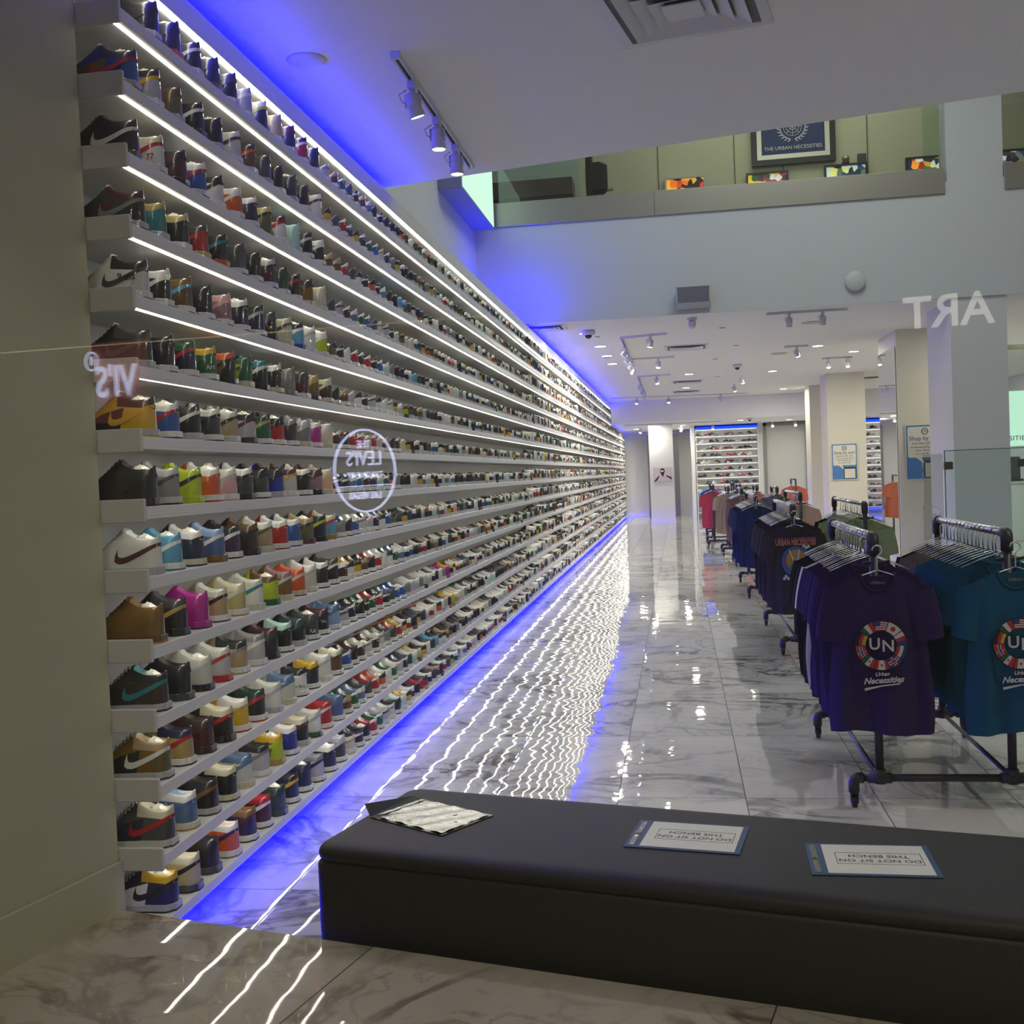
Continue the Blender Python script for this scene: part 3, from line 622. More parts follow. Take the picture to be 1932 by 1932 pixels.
vent(-1.85, 15.98, CE, .5, 0, 'ceiling vent tucked beside the blue light of the sneaker wall')
vent(4.9, 29.0, CE, .6, 0, 'ceiling vent behind the poster column')

spot_w = mat('spot_white', rgb(205, 205, 208), .35)
spotlens = mat('spot_glass', (1, 1, 1), .4, emit=(1, .96, .88), es=16.0)
def spot(x, y, z, aim, power, label):
    """track head: adapter, stem, yoke, can and lit lens"""
    t = thing('track_spotlight', label, 'spotlight', (x, y, z), 0, 'spotlights on the ceiling tracks')
    MB().box(-.022, .022, -.04, .04, -.05, 0, bev=.004).build('adapter', spot_w, t)
    m_ = MB().cyl((0, 0, -.05), (0, 0, -.075), .014); m_.box(-.045, -.038, -.012, .012, -.14, -.072).box(.038, .045, -.012, .012, -.14, -.072).box(-.045, .045, -.012, .012, -.078, -.070)
    m_.build('yoke', spot_w, t)
    MB().tube([(-.03, -.02, -.05), (-.07, -.03, -.075), (-.06, -.02, -.11), (-.035, -.01, -.125)], .004, 6).build('cable', spot_w, t, True)
    d = Vector(aim).normalized(); u = d.cross(UP).normalized() if abs(d.z) < .99 else Vector((1, 0, 0)); w = u.cross(d)
    M = frame_M((0, 0, -.12), u, w, d)
    MB().lathe([(.012, -.06), (.030, -.055), (.037, -.03), (.038, .0), (.0405, .003), (.0405, .006), (.038, .009), (.043, .055), (.044, .072), (.040, .073), (.039, .066)], 20, M=M).build('lamp_can', spot_w, t, True)
    MB().lathe([(.001, .067), (.038, .067), (.038, .069), (.001, .070)], 20, M=M).build('lens', spotlens, t)
    if power:
        ld = bpy.data.lights.new('spot_lamp', 'SPOT'); ld.energy = power; ld.spot_size = 1.3; ld.spot_blend = .7; ld.color = (1, .93, .82); ld.shadow_soft_size = .04
        lo = bpy.data.objects.new('spot_lamp', ld); C.objects.link(lo); lo.location = Vector((x, y, z - .12)) + d * .09; lo.rotation_euler = (-d).to_track_quat('Z', 'Y').to_euler()
def track(x0, y0, x1, y1, z, label):
    a_ = Vector((x0, y0, z)); b_ = Vector((x1, y1, z)); L = (b_ - a_).length; X = (b_ - a_).normalized(); Y = UP.cross(X)
    t = thing('light_track', label, 'light track', a_, 0, 'ceiling light tracks'); M = frame_M((0, 0, 0), X, Y, UP)
    MB().box(0, L, -.021, -.010, -.030, 0, M=M).box(0, L, .010, .021, -.030, 0, M=M).box(0, L, -.012, .012, -.012, 0, M=M).build('rail', trim_w, t)
    MB().box(.05, L - .05, -.010, .010, -.016, -.0125, M=M).build('slot', dgrey, t)
    MB().box(-.02, .0, -.024, .024, -.034, 0, M=M).build('end_feed', trim_w, t)
track(-1.34, 5.45, -1.34, 7.5, CE, 'light track on the near ceiling, left of the vent')
for i, (y, a_) in enumerate(((5.80, (.25, .25, -1)), (6.40, (.06, .0, -1)), (6.95, (.03, 0, -1)))):
    spot(-1.34, y, CE - .02, a_, 5, ['first', 'second', 'third'][i] + ' lit spotlight on the near ceiling track')
TR = [(-.82, 17.6, -.10, 17.4, 'short cross track behind the dome camera'), (-.82, 17.7, -.82, 22.4, 'long track beside the sneaker wall'), (-.80, 21.0, .0, 21.0, 'cross track in the middle of the rear ceiling'),
      (-.82, 25.0, -.82, 30.5, 'second long track beside the sneaker wall'), (-.80, 24.9, -.1, 24.8, 'cross track before the second long track'), (-1.8, 31.6, 2.1, 32.4, 'wide track just before the beam'),
      (1.33, 15.85, 2.42, 15.85, 'track right behind the upper wall'), (3.0, 23.0, 3.58, 23.05, 'track left of the poster column'), (2.0, 20.35, 2.4, 20.35, 'stub of track over the t-shirt racks')]
for q in TR: track(*q[:4], CE, q[4])
SP = [(-.36, 17.45, (-.2, -.1, -1), 0, 'on the short cross track behind the dome camera'), (-.82, 18.6, (-.75, 0, -1), 12, 'first on the long track beside the sneaker wall'), (-.82, 19.8, (-.75, 0, -1), 12, 'second on the long track beside the sneaker wall'),
      (-.82, 21.0, (-.75, 0, -1), 12, 'third on the long track beside the sneaker wall'), (-.82, 22.2, (-.7, .2, -1), 12, 'last on the long track beside the sneaker wall'), (-.3, 21.0, (-.1, -.3, -1), 0, 'on the cross track in the middle'),
      (-.4, 24.85, (.1, -.3, -1), 0, 'on the cross track before the second long track'), (-.82, 26.5, (-.75, 0, -1), 14, 'first on the second long track'), (-.82, 28.2, (-.75, 0, -1), 14, 'second on the second long track'),
      (-.82, 30.0, (-.7, .1, -1), 14, 'last on the second long track'), (-1.1, 31.75, (-.3, -.3, -1), 0, 'left one on the wide track'), (-.2, 31.95, (0, -.4, -1), 0, 'middle one on the wide track'), (1.3, 32.2, (.3, .2, -1), 0, 'right one on the wide track'),
      (1.62, 15.85, (.0, .3, -1), 16, 'left one right behind the upper wall'), (2.08, 15.85, (.0, .3, -1), 16, 'right one right behind the upper wall'), (2.2, 20.35, (.2, -.1, -1), 14, 'on the stub over the t-shirt racks'),
      (3.10, 23.0, (0, -.3, -1), 12, 'left one beside the poster column'), (3.48, 23.0, (0, -.3, -1), 12, 'right one beside the poster column'), (1.55, 26.0, (.2, -.2, -1), 10, 'alone above the middle racks'), (1.5, 28.6, (.2, -.2, -1), 10, 'alone above the far racks')]
for x, y, a_, p, w in SP: spot(x, y, CE - .02, a_, p, 'track spotlight ' + w)
for i, (x, y) in enumerate(((3.15, 37.2), (3.9, 37.25))): spot(x, y, 3.19, (0, -.9, -.5), 6, ['left', 'right'][i] + ' glaring spotlight above the service door')
for i, (x, y) in enumerate(((-1.2, 37.0), (.15, 37.2), (1.2, 36.8))): spot(x, y, 3.19, (-.2, -.5, -.8), 5, ['left', 'middle', 'right'][i] + ' spotlight under the low rear ceiling')
track(-1.6, 34.6, 1.4, 35.0, 3.2, 'track under the low rear ceiling')
for x, y, z, s_, lab in ((-1.27, 16.55, CE, 1.0, 'dome camera in front of the first downlight'), (1.30, 23.4, CE, .9, 'dome camera on the middle of the rear ceiling'), (2.2, 33.9, 3.2, .8, 'dome camera under the low rear ceiling')):
    t = thing('dome_camera', lab, 'security camera', (x, y, z), 0, 'ceiling dome cameras')
    MB().lathe([(.10*s_, 0), (.105*s_, -.05*s_), (.085*s_, -.075*s_), (.001, -.076*s_)], 24).build('housing', trim_w, t, True)
    MB().lathe([(.055*s_, -.076*s_), (.052*s_, -.10*s_), (.03*s_, -.122*s_), (.001, -.128*s_)], 20).build('dome', mat('camera_dome', (.01, .01, .012), .1), t, True)
t = thing('turret_camera', 'white turret camera hanging under the speaker box', 'security camera', (.27, 15.9, CE))
MB().lathe([(.07, 0), (.072, -.03), (.05, -.035)], 20).build('mount', trim_w, t, True)
MB().lathe([(.012, -.07), (.05, -.055), (.062, -.02), (.055, .03), (.02, .05)], 18, M=frame_M((0, -.01, -.085), XA, Vector((0, .6, .8)), Vector((0, -.8, .6)))).build('camera_ball', trim_w, t, True)
for i, (x, y) in enumerate(((.75, 17.2), (1.1, 19.8), (-1.2, 17.4), (.8, 22.0), (-1.25, 20.6), (1.0, 26.2))):
    tag(MB().lathe([(.001, 0), (.05, 0), (.05, -.006), (.001, -.01)], 16).build('sprinkler_cover', mat('dull_metal', rgb(150, 148, 142), .4), None, True, (x, y, CE)),
        'small round sprinkler cover ' + ['left of the square track', 'behind the turret camera', 'by the first downlights', 'in the middle of the rear ceiling', 'next to the third downlight', 'towards the rear columns'][i], 'sprinkler', 'sprinkler covers')
for i, (x, y) in enumerate(((2.1, 17.2), (2.0, 21.6))):
    tag(MB().lathe([(.001, 0), (.16, 0), (.155, -.012), (.001, -.014)], 28).build('ceiling_speaker', mat('speaker_grille', rgb(196, 194, 186), .6), None, True, (x, y, CE)),
        ['round ceiling speaker by the track behind the upper wall', 'round ceiling speaker above the middle racks'][i], 'ceiling speaker', 'round ceiling speakers')
# speaker box and disc on the upper wall
t = thing('wall_speaker', 'boxy grey speaker tilted on the pale upper wall', 'speaker', (.29, 15.45, 3.93))
M = frame_M((0, 0, 0), XA, Vector((0, .97, -.22)), Vector((0, .22, .97)))
MB().box(-.235, .235, -.24, 0, .0, .25, M=M, bev=.008).build('cabinet', mat('speaker_shell', rgb(178, 180, 178), .5), t)
MB().box(-.215, .215, -.246, -.240, .015, .235, M=M).build('grille', mat('speaker_cloth', rgb(108, 108, 120), .8, bump=.5, bscale=400), t)
tag(MB().lathe([(.001, 0), (.135, 0), (.135, .05), (.12, .062), (.001, .066)], 32, M=frame_M((2.47, 15.47, 4.168), XA, -UP, Vector((0, -1, 0)))).build('wall_disc', mat('disc_white', rgb(205, 208, 204), .5), None, True),
    'round white sensor disc on the pale upper wall', 'sensor')

# ------------------------------------------------------------------ mezzanine: steel band, glass, pictures
steel = mat('brushed_steel', rgb(176, 173, 160), .38, metal=.75)
for x0, x1, lab in ((-2.69, -.20, 'left length of brushed steel trim under the mezzanine glass'), (-.195, 3.66, 'long brushed steel trim under the framed pictures'), (4.42, 7.8, 'brushed steel trim right of the upper column')):
    tag(MB().box(x0, x1, 15.44, 15.468, 5.26, 5.60, bev=.004).build('steel_trim', steel), lab, 'trim', 'steel trims of the mezzanine')
def glass_mat(name, tint, refl, hide=0):
    m = bpy.data.materials.new(name); m.use_nodes = True; nt = m.node_tree; N = nt.nodes; N.remove(N['Principled BSDF'])
    tr = N.new('ShaderNodeBsdfTransparent'); tr.inputs[0].default_value = (*tint, 1); gl = N.new('ShaderNodeBsdfGlossy'); gl.inputs['Roughness'].default_value = 0
    ge = N.new('ShaderNodeNewGeometry'); dt = N.new('ShaderNodeVectorMath'); dt.operation = 'DOT_PRODUCT'
    nt.links.new(ge.outputs['Normal'], dt.inputs[0]); nt.links.new(ge.outputs['Incoming'], dt.inputs[1])
    def mth(op, a_, b_):
        n = N.new('ShaderNodeMath'); n.operation = op
        for i_, v in enumerate((a_, b_)):
            if v is None: continue
            if isinstance(v, (int, float)): n.inputs[i_].default_value = v
            else: nt.links.new(v, n.inputs[i_])
        return n.outputs[0]
    ab = mth('ABSOLUTE', dt.outputs['Value'], None); fr5 = mth('POWER', mth('SUBTRACT', 1.0, ab), 5.0)   # thin glass: reflectance rises towards grazing
    frv = mth('ADD', mth('MULTIPLY', fr5, .90), .04)
    mu = N.new('ShaderNodeMath'); mu.operation = 'MULTIPLY'; mu.inputs[1].default_value = refl; mu.use_clamp = True; nt.links.new(frv, mu.inputs[0])
    mx = N.new('ShaderNodeMixShader'); nt.links.new(mu.outputs[0], mx.inputs[0])
    nt.links.new(tr.outputs[0], mx.inputs[1]); nt.links.new(gl.outputs[0], mx.inputs[2]); nt.links.new(mx.outputs[0], N['Material Output'].inputs[0]); return m
gm = glass_mat('clear_glass', (.97, .985, .975), 1.7)
gg = glass_mat('green_glass', (.90, .965, .93), 1.5)
struct(MB().box(-2.68, 3.70, 15.56, 15.572, 5.42, 6.75).build('window_2', gm), 'glass balustrade of the mezzanine')
struct(MB().box(4.42, 7.8, 15.56, 15.572, 5.42, 6.75).build('window_3', gm))
tag(MB().box(3.46, 3.68, 15.72, 15.74, 5.36, 8.5).build('glass_fin', gg), 'green tinted glass fin beside the upper column', 'glass panel')
frame_k = mat('black_frame', rgb(22, 22, 22), .35)
def picture(x0, x1, z0, z1, y, cols, label, depth=.08, inner=.03, fm=frame_k, emit=.55):
    t = thing('light_box_picture' , label, 'picture', (x0, y, z0), 0, 'glowing pictures on the mezzanine wall'); w = x1 - x0; h = z1 - z0; f = MB()
    f.box(0, w, -depth, 0, 0, inner).box(0, w, -depth, 0, h-inner, h).box(0, inner, -depth, 0, inner, h-inner).box(w-inner, w, -depth, 0, inner, h-inner).build('frame', fm, t)
    m = bpy.data.materials.new('light_box_art'); m.use_nodes = True; nt = m.node_tree; b = nt.nodes['Principled BSDF']
    tc = nt.nodes.new('ShaderNodeTexCoord'); n = nt.nodes.new('ShaderNodeTexVoronoi'); n.inputs['Scale'].default_value = 11; n.inputs['Randomness'].default_value = 1
    rp = nt.nodes.new('ShaderNodeValToRGB'); rp.color_ramp.interpolation = 'CONSTANT'; el = rp.color_ramp.elements
    while len(el) < len(cols): el.new(.5)
    for i, c in enumerate(cols): el[i].position = i / len(cols); el[i].color = (*rgb(*c), 1)
    nt.links.new(tc.outputs['Object'], n.inputs['Vector']); nt.links.new(n.outputs['Color'], rp.inputs[0]); nt.links.new(rp.outputs[0], b.inputs['Base Color'])
    nt.links.new(rp.outputs[0], b.inputs['Emission Color']); b.inputs['Emission Strength'].default_value = emit
    MB().box(inner, w-inner, -depth*.5, -depth*.4, inner, h-inner).build('lit_panel', m, t)
Y2 = 18.38
picture(-.055, .613, 6.15, 6.52, Y2, [(20, 24, 30), (30, 40, 50), (240, 120, 30), (250, 180, 60), (24, 24, 28), (210, 70, 30)], 'glowing orange light-box picture, leftmost of the four', fm=mat('silver_frame', rgb(180, 180, 178), .3))
picture(1.264, 1.93, 6.15, 6.485, Y2, [(30, 26, 40), (150, 60, 90), (60, 90, 60), (230, 200, 60), (220, 220, 210), (90, 50, 60)], 'light-box picture below the large framed flag')
picture(2.50, 3.17, 6.14, 6.512, Y2, [(20, 30, 46), (40, 70, 100), (226, 226, 120), (200, 220, 220), (30, 44, 50), (90, 110, 90)], 'light-box picture with a ball standing on it')
picture(3.76, 4.35, 6.14, 6.53, Y2, [(200, 70, 40), (90, 110, 50), (240, 160, 60), (40, 40, 60), (230, 226, 200), (150, 40, 40)], 'red and green light-box picture beside the upper column')
picture(4.9, 5.7, 6.14, 6.53, Y2, [(30, 34, 40), (80, 110, 120), (190, 200, 200), (60, 50, 44), (24, 24, 30), (120, 100, 60)], 'dark light-box picture at the right edge behind glass')
t = thing('framed_flag', 'large framed navy flag with white laurel emblem', 'framed picture', (1.36, Y2, 6.59)); w, h = 1.33, 1.05
f = MB(); f.box(0, w, -.06, 0, 0, .09).box(0, w, -.06, 0, h-.09, h).box(0, .09, -.06, 0, .09, h-.09).box(w-.09, w, -.06, 0, .09, h-.09).build('outer_frame', frame_k, t)
f = MB(); f.box(.09, w-.09, -.05, 0, .09, .165).box(.09, w-.09, -.05, 0, h-.165, h-.09).box(.09, .165, -.05, 0, .165, h-.165).box(w-.165, w-.09, -.05, 0, .165, h-.165).build('silver_mat', mat('silver_mat', rgb(214, 210, 190), .3, metal=.3), t)
fl = MB().box(.165, w-.165, -.025, -.01, .165, h-.165).build('flag', mat('navy_cloth', rgb(34, 52, 104), .6), t)
em = MB(); cx, cz, R1 = w/2, .60, .20
for sg in (1, -1):
    for k in range(11):
        a_ = -PI/2 + sg * (.15 + k * .24); px, pz = cx + R1*math.cos(a_), cz + R1*math.sin(a_)
        for side in (1, -1):
            d = Vector((math.cos(a_ + sg*1.2 + side*.5), 0, math.sin(a_ + sg*1.2 + side*.5))); p = Vector((px, -.027, pz)); nrm = Vector((-d.z, 0, d.x))
            em.add([p, p + d*.035 + nrm*.010, p + d*.075, p + d*.035 - nrm*.010], [(0, 1, 2, 3)])
for rr in (.05, .10, .145): em.tube([(cx + rr*math.cos(q), -.027, cz + rr*math.sin(q)) for q in np.linspace(0, 2*PI, 33)[:-1]], .004, 4, closed=True)
for k in range(4): a_ = k*PI/4; em.tube([(cx - .14*math.cos(a_), -.027, cz - .14*math.sin(a_)), (cx + .14*math.cos(a_), -.027, cz + .14*math.sin(a_))], .003, 4)
wf = mat('white_print', rgb(226, 226, 222), .7)
em.build('emblem', wf, t)
link('lettering', text_mesh('lettering', 'THE URBAN NECESSITIES', .082, wf), t, (cx, -.028, .265), (PI/2, 0, 0))
t = thing('ornament_ball', 'small red and silver ball on top of a light-box picture', 'ornament', (2.84, Y2 - .04, 6.512))
MB().lathe([(.02, 0), (.055, .01), (.06, .035), (.04, .05)], 18).build('base', mat('red_gloss', rgb(110, 28, 22), .3), t, True)
MB().lathe([(.02, .045), (.05, .06), (.062, .09), (.05, .125), (.02, .14), (.001, .142)], 18).build('ball', mat('silver_ball', rgb(170, 170, 150), .2, metal=.6), t, True)
tag(MB().box(3.02, 3.16, Y2-.05, Y2-.03, 6.513, 6.66, bev=.003).build('small_plaque', mat('slate_plaque', rgb(62, 64, 66), .5)), 'small dark plaque standing on a light-box picture', 'plaque')
# things at the left end of the mezzanine
t = thing('mezzanine_counter', 'low dark counter behind the left mezzanine glass', 'counter', (-2.9, 17.6, 5.35))
MB().box(0, 1.35, 0, .5, 0, .85).build('cabinet', mat('dark_cabinet', rgb(52, 44, 38), .5), t)
MB().box(-.02, 1.38, -.02, .52, .85, 1.12).build('counter_front', mat('taupe_panel', rgb(92, 84, 72), .5), t)
struct(MB().box(-3.1, -1.45, 18.3, 18.39, 5.35, 9).build('wall_mezzanine_tile', mat('pale_green_panel', rgb(186, 214, 196), .4)))
t = thing('signal_stand', 'dark metal stand with round knobs by the mezzanine glass', 'display stand', (-1.22, 17.4, 5.35))
mk = mat('dark_metal', rgb(38, 40, 40), .35, metal=.5)
MB().box(-.05, .05, -.15, .15, 0, 1.75, bev=.01).build('post', mk, t)
MB().box(-.06, .28, -.12, .12, .75, 1.25, bev=.06).build('body', mk, t); MB().cyl((.28, 0, .82), (.36, 0, .82), .03).cyl((.05, 0, 1.62), (.17, 0, 1.62), .028).build('knob', steel, t)
# lit sign on the upper left wall
t = thing('lit_sign', 'pale green lit sign box high on the left wall', 'sign', (-2.75, 13.0, 5.2))
MB().box(0, .30, 0, 2.3, 0, 1.15, bev=.01).build('sign_box', mat('sign_case', rgb(130, 136, 190), .5), t)
sgm = mat('sign_face_lit', rgb(60, 70, 64), .5, emit=rgb(200, 240, 218), es=.85)
MB().box(.301, .31, .03, 2.27, .03, 1.12).build('lit_face', sgm, t)

# ------------------------------------------------------------------ far display walls
def display(x0, x1, y, rows, label, cat='display shelves', zt=3.06, blue_top=True, base=.22, sep=.237, step=.155):
    t = thing('display_shelves', label, cat, (0, 0, 0)); d = .30
    MB().box(x0, x1, y + d, y + d + .02, 0, zt + .02).build('back_panel', white, t)
    for i in range(rows + 1): MB().box(x0, x1, y, y + d, zt - i*sep - .025, zt - i*sep).build('shelf_board', lam, t)
    for i in range(rows): MB().box(x0 + .01, x1 - .01, y + .20, y + .212, zt - i*sep - .033, zt - i*sep - .026).build('led_strip', mat('led_far', (1, 1, 1), .5, emit=(1, 1, 1), es=1.8), t)
    for x in (x0 - .03, x1): MB().box(x, x + .03, y - .01, y + d, 0, zt + .02).build('side_panel', lam, t)
    MB().box(x0, x1, y + .2, y + .22, zt + .005, zt + .09).build('blue_light', mat('led_far_blue', (0, 0, .2), .5, emit=(0, .03, 1), es=2.2), t)
    its = []
    R = random.Random(int(x0 * 10))
    for i in range(rows):
        z = zt - (i + 1) * sep; x = x0 + .10
        while x < x1 - .17:
            k = R.choice(('hi', 'hi', 'lo')); its.append((k, (x + .05, y + .14, z + .0005), R.choice((.75, PI - .75)) + R.uniform(-.2, .2), .78, R.choice([sp(B), sp(B), sp(Wh), sp('grey'), sp(B, a_=Wh), sp('red', a_=Wh), sp('navy', a_=Wh), sp('charcoal'), sp('maroon', a_='dark-brown'), sp('off-white'), sp('tan')])))
            x += step * R.uniform(.94, 1.06)
    return t, its
t, its = display(.65, 2.70, 37.9, 12, 'tall white display shelves with small shoes, left of the service door')
t2, its2 = display(5.95, 7.12, 37.9, 12, 'narrow white display shelves glowing blue behind the cream columns')
strip('blue_light', 5.95, 7.12, .12, .20, mat('led_far_blue2', (0, 0, .2), .5, emit=(.03, .06, 1), es=1.5), 37.88, 37.90, t2)
mass('small_shoes', its, 'dozens of small shoes on the tall display shelves left of the service door', 'sneakers', mm)
mass('small_shoes', its2, 'dozens of small shoes on the narrow display shelves behind the columns', 'sneakers', mm)

# posters
def poster(x, y, z, w, h, label):
    t = thing('sign_poster', label, 'poster', (x, y, z), 0, 'blue shop-by-size posters'); blue = mat('poster_blue', rgb(78, 128, 186), .6); cr = mat('poster_cream', rgb(226, 222, 200), .6); ink = mat('poster_ink', rgb(58, 88, 128), .6)
    MB().box(0, w, -.012, 0, 0, h).build('sheet', cr, t); MB().box(w*.02, w*.98, -.013, -.0121, h*.015, h*.985).build('blue_field', blue, t)
    bb = MB(); b0, b1, z0, z1 = w*.06, w*.94, h*.40, h*.955; r_ = w*.05; P = []
    for cx_, cz_, s0 in ((b1-r_, z1-r_, 0), (b0+r_, z1-r_, PI/2), (b0+r_, z0+r_, PI), (b1-r_, z0+r_, 1.5*PI)):
        for k in range(6): a_ = s0 + k*PI/10; P.append((cx_ + r_*math.cos(a_), -.0136, cz_ + r_*math.sin(a_)))
    bb.add(P, [tuple(range(len(P)))[::-1]]); bb.add([(w*.26, -.0136, z0+.001), (w*.40, -.0136, z0+.001), (w*.50, -.0136, h*.27)], [(0, 2, 1)]); bb.build('speech_bubble', cr, t)
    lg = MB(); lg.tube([(w/2 + w*.085*math.cos(q), -.0145, h*.87 + w*.085*math.sin(q)) for q in np.linspace(0, 2*PI, 25)[:-1]], w*.008, 4, closed=True)
    lg.tube([(w/2 + w*.062*math.cos(q), -.0145, h*.87 + w*.062*math.sin(q)) for q in np.linspace(0, 2*PI, 25)[:-1]], w*.004, 4, closed=True)
    merge(lg, text_mesh('x', 'UN', w*.10, ink), frame_M((w/2, -.0145, h*.87), XA, UP, Vector((0, -1, 0)))); lg.build('round_logo', ink, t)
    for body, sz, zz in (('Shop by size!', .155, .745), ('Scan this QR code', .088, .655), ('to see everything here at', .072, .59), ('Urban Necessities', .072, .53), ('in a specific size', .072, .47)):
        link('lettering', text_mesh('lettering', body, w*sz, ink, offset=.0006 if sz > .1 else 0), t, (w/2, -.0145, h*zz), (PI/2, 0, 0))
    MB().box(w*.46, w*.93, -.014, -.0135, h*.03, h*.34).build('phone_outline', mat('ink_black', rgb(30, 30, 30), .5), t)
    MB().box(w*.49, w*.90, -.0148, -.0141, h*.045, h*.30).build('phone_screen', cr, t)
poster(3.64, 26.985, 1.31, .60, .87, 'smaller blue shop-by-size poster on the cream rear column')
poster(3.72, 18.785, 1.385, .62, .91, 'larger blue shop-by-size poster on the mirrored cream column')
t = thing('portrait_poster', 'poster of a person in cap and face mask, arms raised, on the white pillar', 'poster', (-.79, 35.28, 1.36))
MB().box(0, .58, -.006, .004, 0, .45).build('sheet', mat('poster_pale', rgb(206, 194, 196), .6), t)
fg = MB(); dkp = mat('print_dark', rgb(44, 30, 32), .7)
def disc(mb, cx, cz, rx, rz, y, n=20, mi=0): mb.add([(cx + rx*math.cos(a_), y, cz + rz*math.sin(a_)) for a_ in np.linspace(0, 2*PI, n+1)[:-1]], [tuple(range(n))[::-1]], mi)
disc(fg, .29, .34, .075, .085, -.0066); disc(fg, .29, .275, .06, .07, -.0067); disc(fg, .28, .335, .055, .03, -.0068, mi=1); disc(fg, .30, .20, .03, .04, -.0066)
fg.add([(.0, -.0066, 0), (.10, -.0066, .02), (.20, -.0066, .17), (.17, -.0066, .19)], [(0, 1, 2, 3)]); fg.add([(.58, -.0066, .05), (.58, -.0066, .12), (.42, -.0066, .20), (.40, -.0066, .17)], [(3, 2, 1, 0)])
fg.build('printed_figure', [dkp, mat('print_light', rgb(214, 204, 206), .6)], t)

# ------------------------------------------------------------------ bench by the window with papers on it
vinyl = mat('black_vinyl', rgb(20, 20, 22), .58, bump=.12, bscale=160)
t = thing('upholstered_bench', 'long low black vinyl bench along the window', 'bench', (-1.30, 3.572, 0))
def slab(L, Wd, z0, z1, r, rows):
    """rounded-corner slab with a soft edge: rows = [(inset, z)]"""
    mb = MB(); rings = []
    for ins, z in rows:
        ring = []
        for cx_, cy_, s0 in ((L - r, Wd - r, 0), (r, Wd - r, PI/2), (r, r, PI), (L - r, r, 1.5*PI)):
            for k in range(9): a_ = s0 + k*PI/16; ring.append((cx_ + (r - ins)*math.cos(a_), cy_ + (r - ins)*math.sin(a_), z))
        rings.append(ring)
    mb.grid(rings[::1], wrap=True); n = len(rings[0])
    mb.f.append(tuple(range(n))[::-1]); mb.mi.append(0); k = (len(rings)-1)*n; mb.f.append(tuple(range(k, k+n))); mb.mi.append(0)
    return mb
ROT = math.atan2(D.y, D.x)
t.rotation_euler = (0, 0, ROT)
slab(4.4, .745, 0, .40, .05, [(.004, 0), (.004, .01), (.001, .20), (.002, .385), (.007, .396), (.014, .400)]).build('base', vinyl, t, True)
slab(4.4, .745, .40, .455, .07, [(.016, .399), (.006, .403), (.0, .412), (-.002, .425), (.003, .438), (.014, .449), (.030, .455), (.048, .4575), (.064, .458)]).build('seat_cushion', vinyl, t, True)
ZB = .459
def paper_sign(cx, cy, rz, label):
    t = thing('folder_sign', label, 'sign', (cx, cy, ZB), rz, 'do-not-sit folders on the bench'); bl = mat('folder_blue', rgb(28, 72, 116), .5)
    MB().box(-.19, .19, -.140, .140, 0, .0025).build('folder', bl, t)
    MB().box(-.178, -.160, -.12, .12, .0026, .0034).build('binding_strip', mat('folder_strip', rgb(70, 84, 92), .25, coat=.6, bump=.4, bscale=70), t)
    MB().lathe([(.005, .0035), (.005, .0055), (.009, .0055), (.009, .0035)], 14, M=Matrix.Translation((-.170, 0, 0))).build('grommet', mat('brass', rgb(176, 148, 70), .3, metal=1), t)
    pm = mat('sign_paper', rgb(228, 228, 224), .35, coat=.35, bump=.15, bscale=12)
    MB().box(-.140, .172, -.126, .128, .0026, .0036).build('paper_sheet', pm, t)
    ink = mat('ink_black', rgb(30, 30, 30), .5); b = MB()
    for x0, x1, y0, y1 in ((-.105, .155, -.045, -.043), (-.105, .155, .053, .055), (-.105, -.103, -.045, .055), (.153, .155, -.045, .055)): b.box(x0, x1, y0, y1, .0037, .0040)
    b.build('text_border', ink, t)
    for body, y in (('DO NOT SIT ON', -.014), ('THIS BENCH', .026)):
        link('lettering', text_mesh('lettering', body, .033, ink, ext=.0001, offset=.0002), t, (.025, y, .0040), (0, 0, PI))
paper_sign(-.012, 3.690, -.175, 'blue-edged do-not-sit folder in the middle of the bench')
paper_sign(.552, 3.488, -.03, 'blue-edged do-not-sit folder further right on the bench')
t = thing('plastic_pouch', 'black-edged clear plastic pouch at the left end of the bench', 'pouch', (-.945, 3.885, ZB), -.56)
bk_ = mat('pouch_edge', rgb(16, 16, 18), .3, coat=.5)
MB().box(-.185, .185, -.135, .135, 0, .003).build('backing', bk_, t)
film = mat('crinkled_film', rgb(176, 176, 172), .10, metal=.55, bump=1.0, bscale=17, coat=1)
g = [[(-.150 + .325 * i / 20, -.125 + .25 * j / 14, .006 + .003 * math.sin(i*1.1 + j*.7) * math.cos(j*1.3)) for j in range(15)] for i in range(21)]
MB().grid(g).build('film_window', film, t, True)
MB().add([(-.185, -.135, .003), (-.155, -.135, .004), (-.155, .135, .004), (-.185, .135, .003), (-.232, -.120, .040), (-.222, .125, .012)], [(0, 1, 2, 3), (0, 3, 5, 4)]).build('open_flap', bk_, t)
MB().box(-.178, -.160, -.11, .12, .0045, .006).build('clear_strip', film, t)

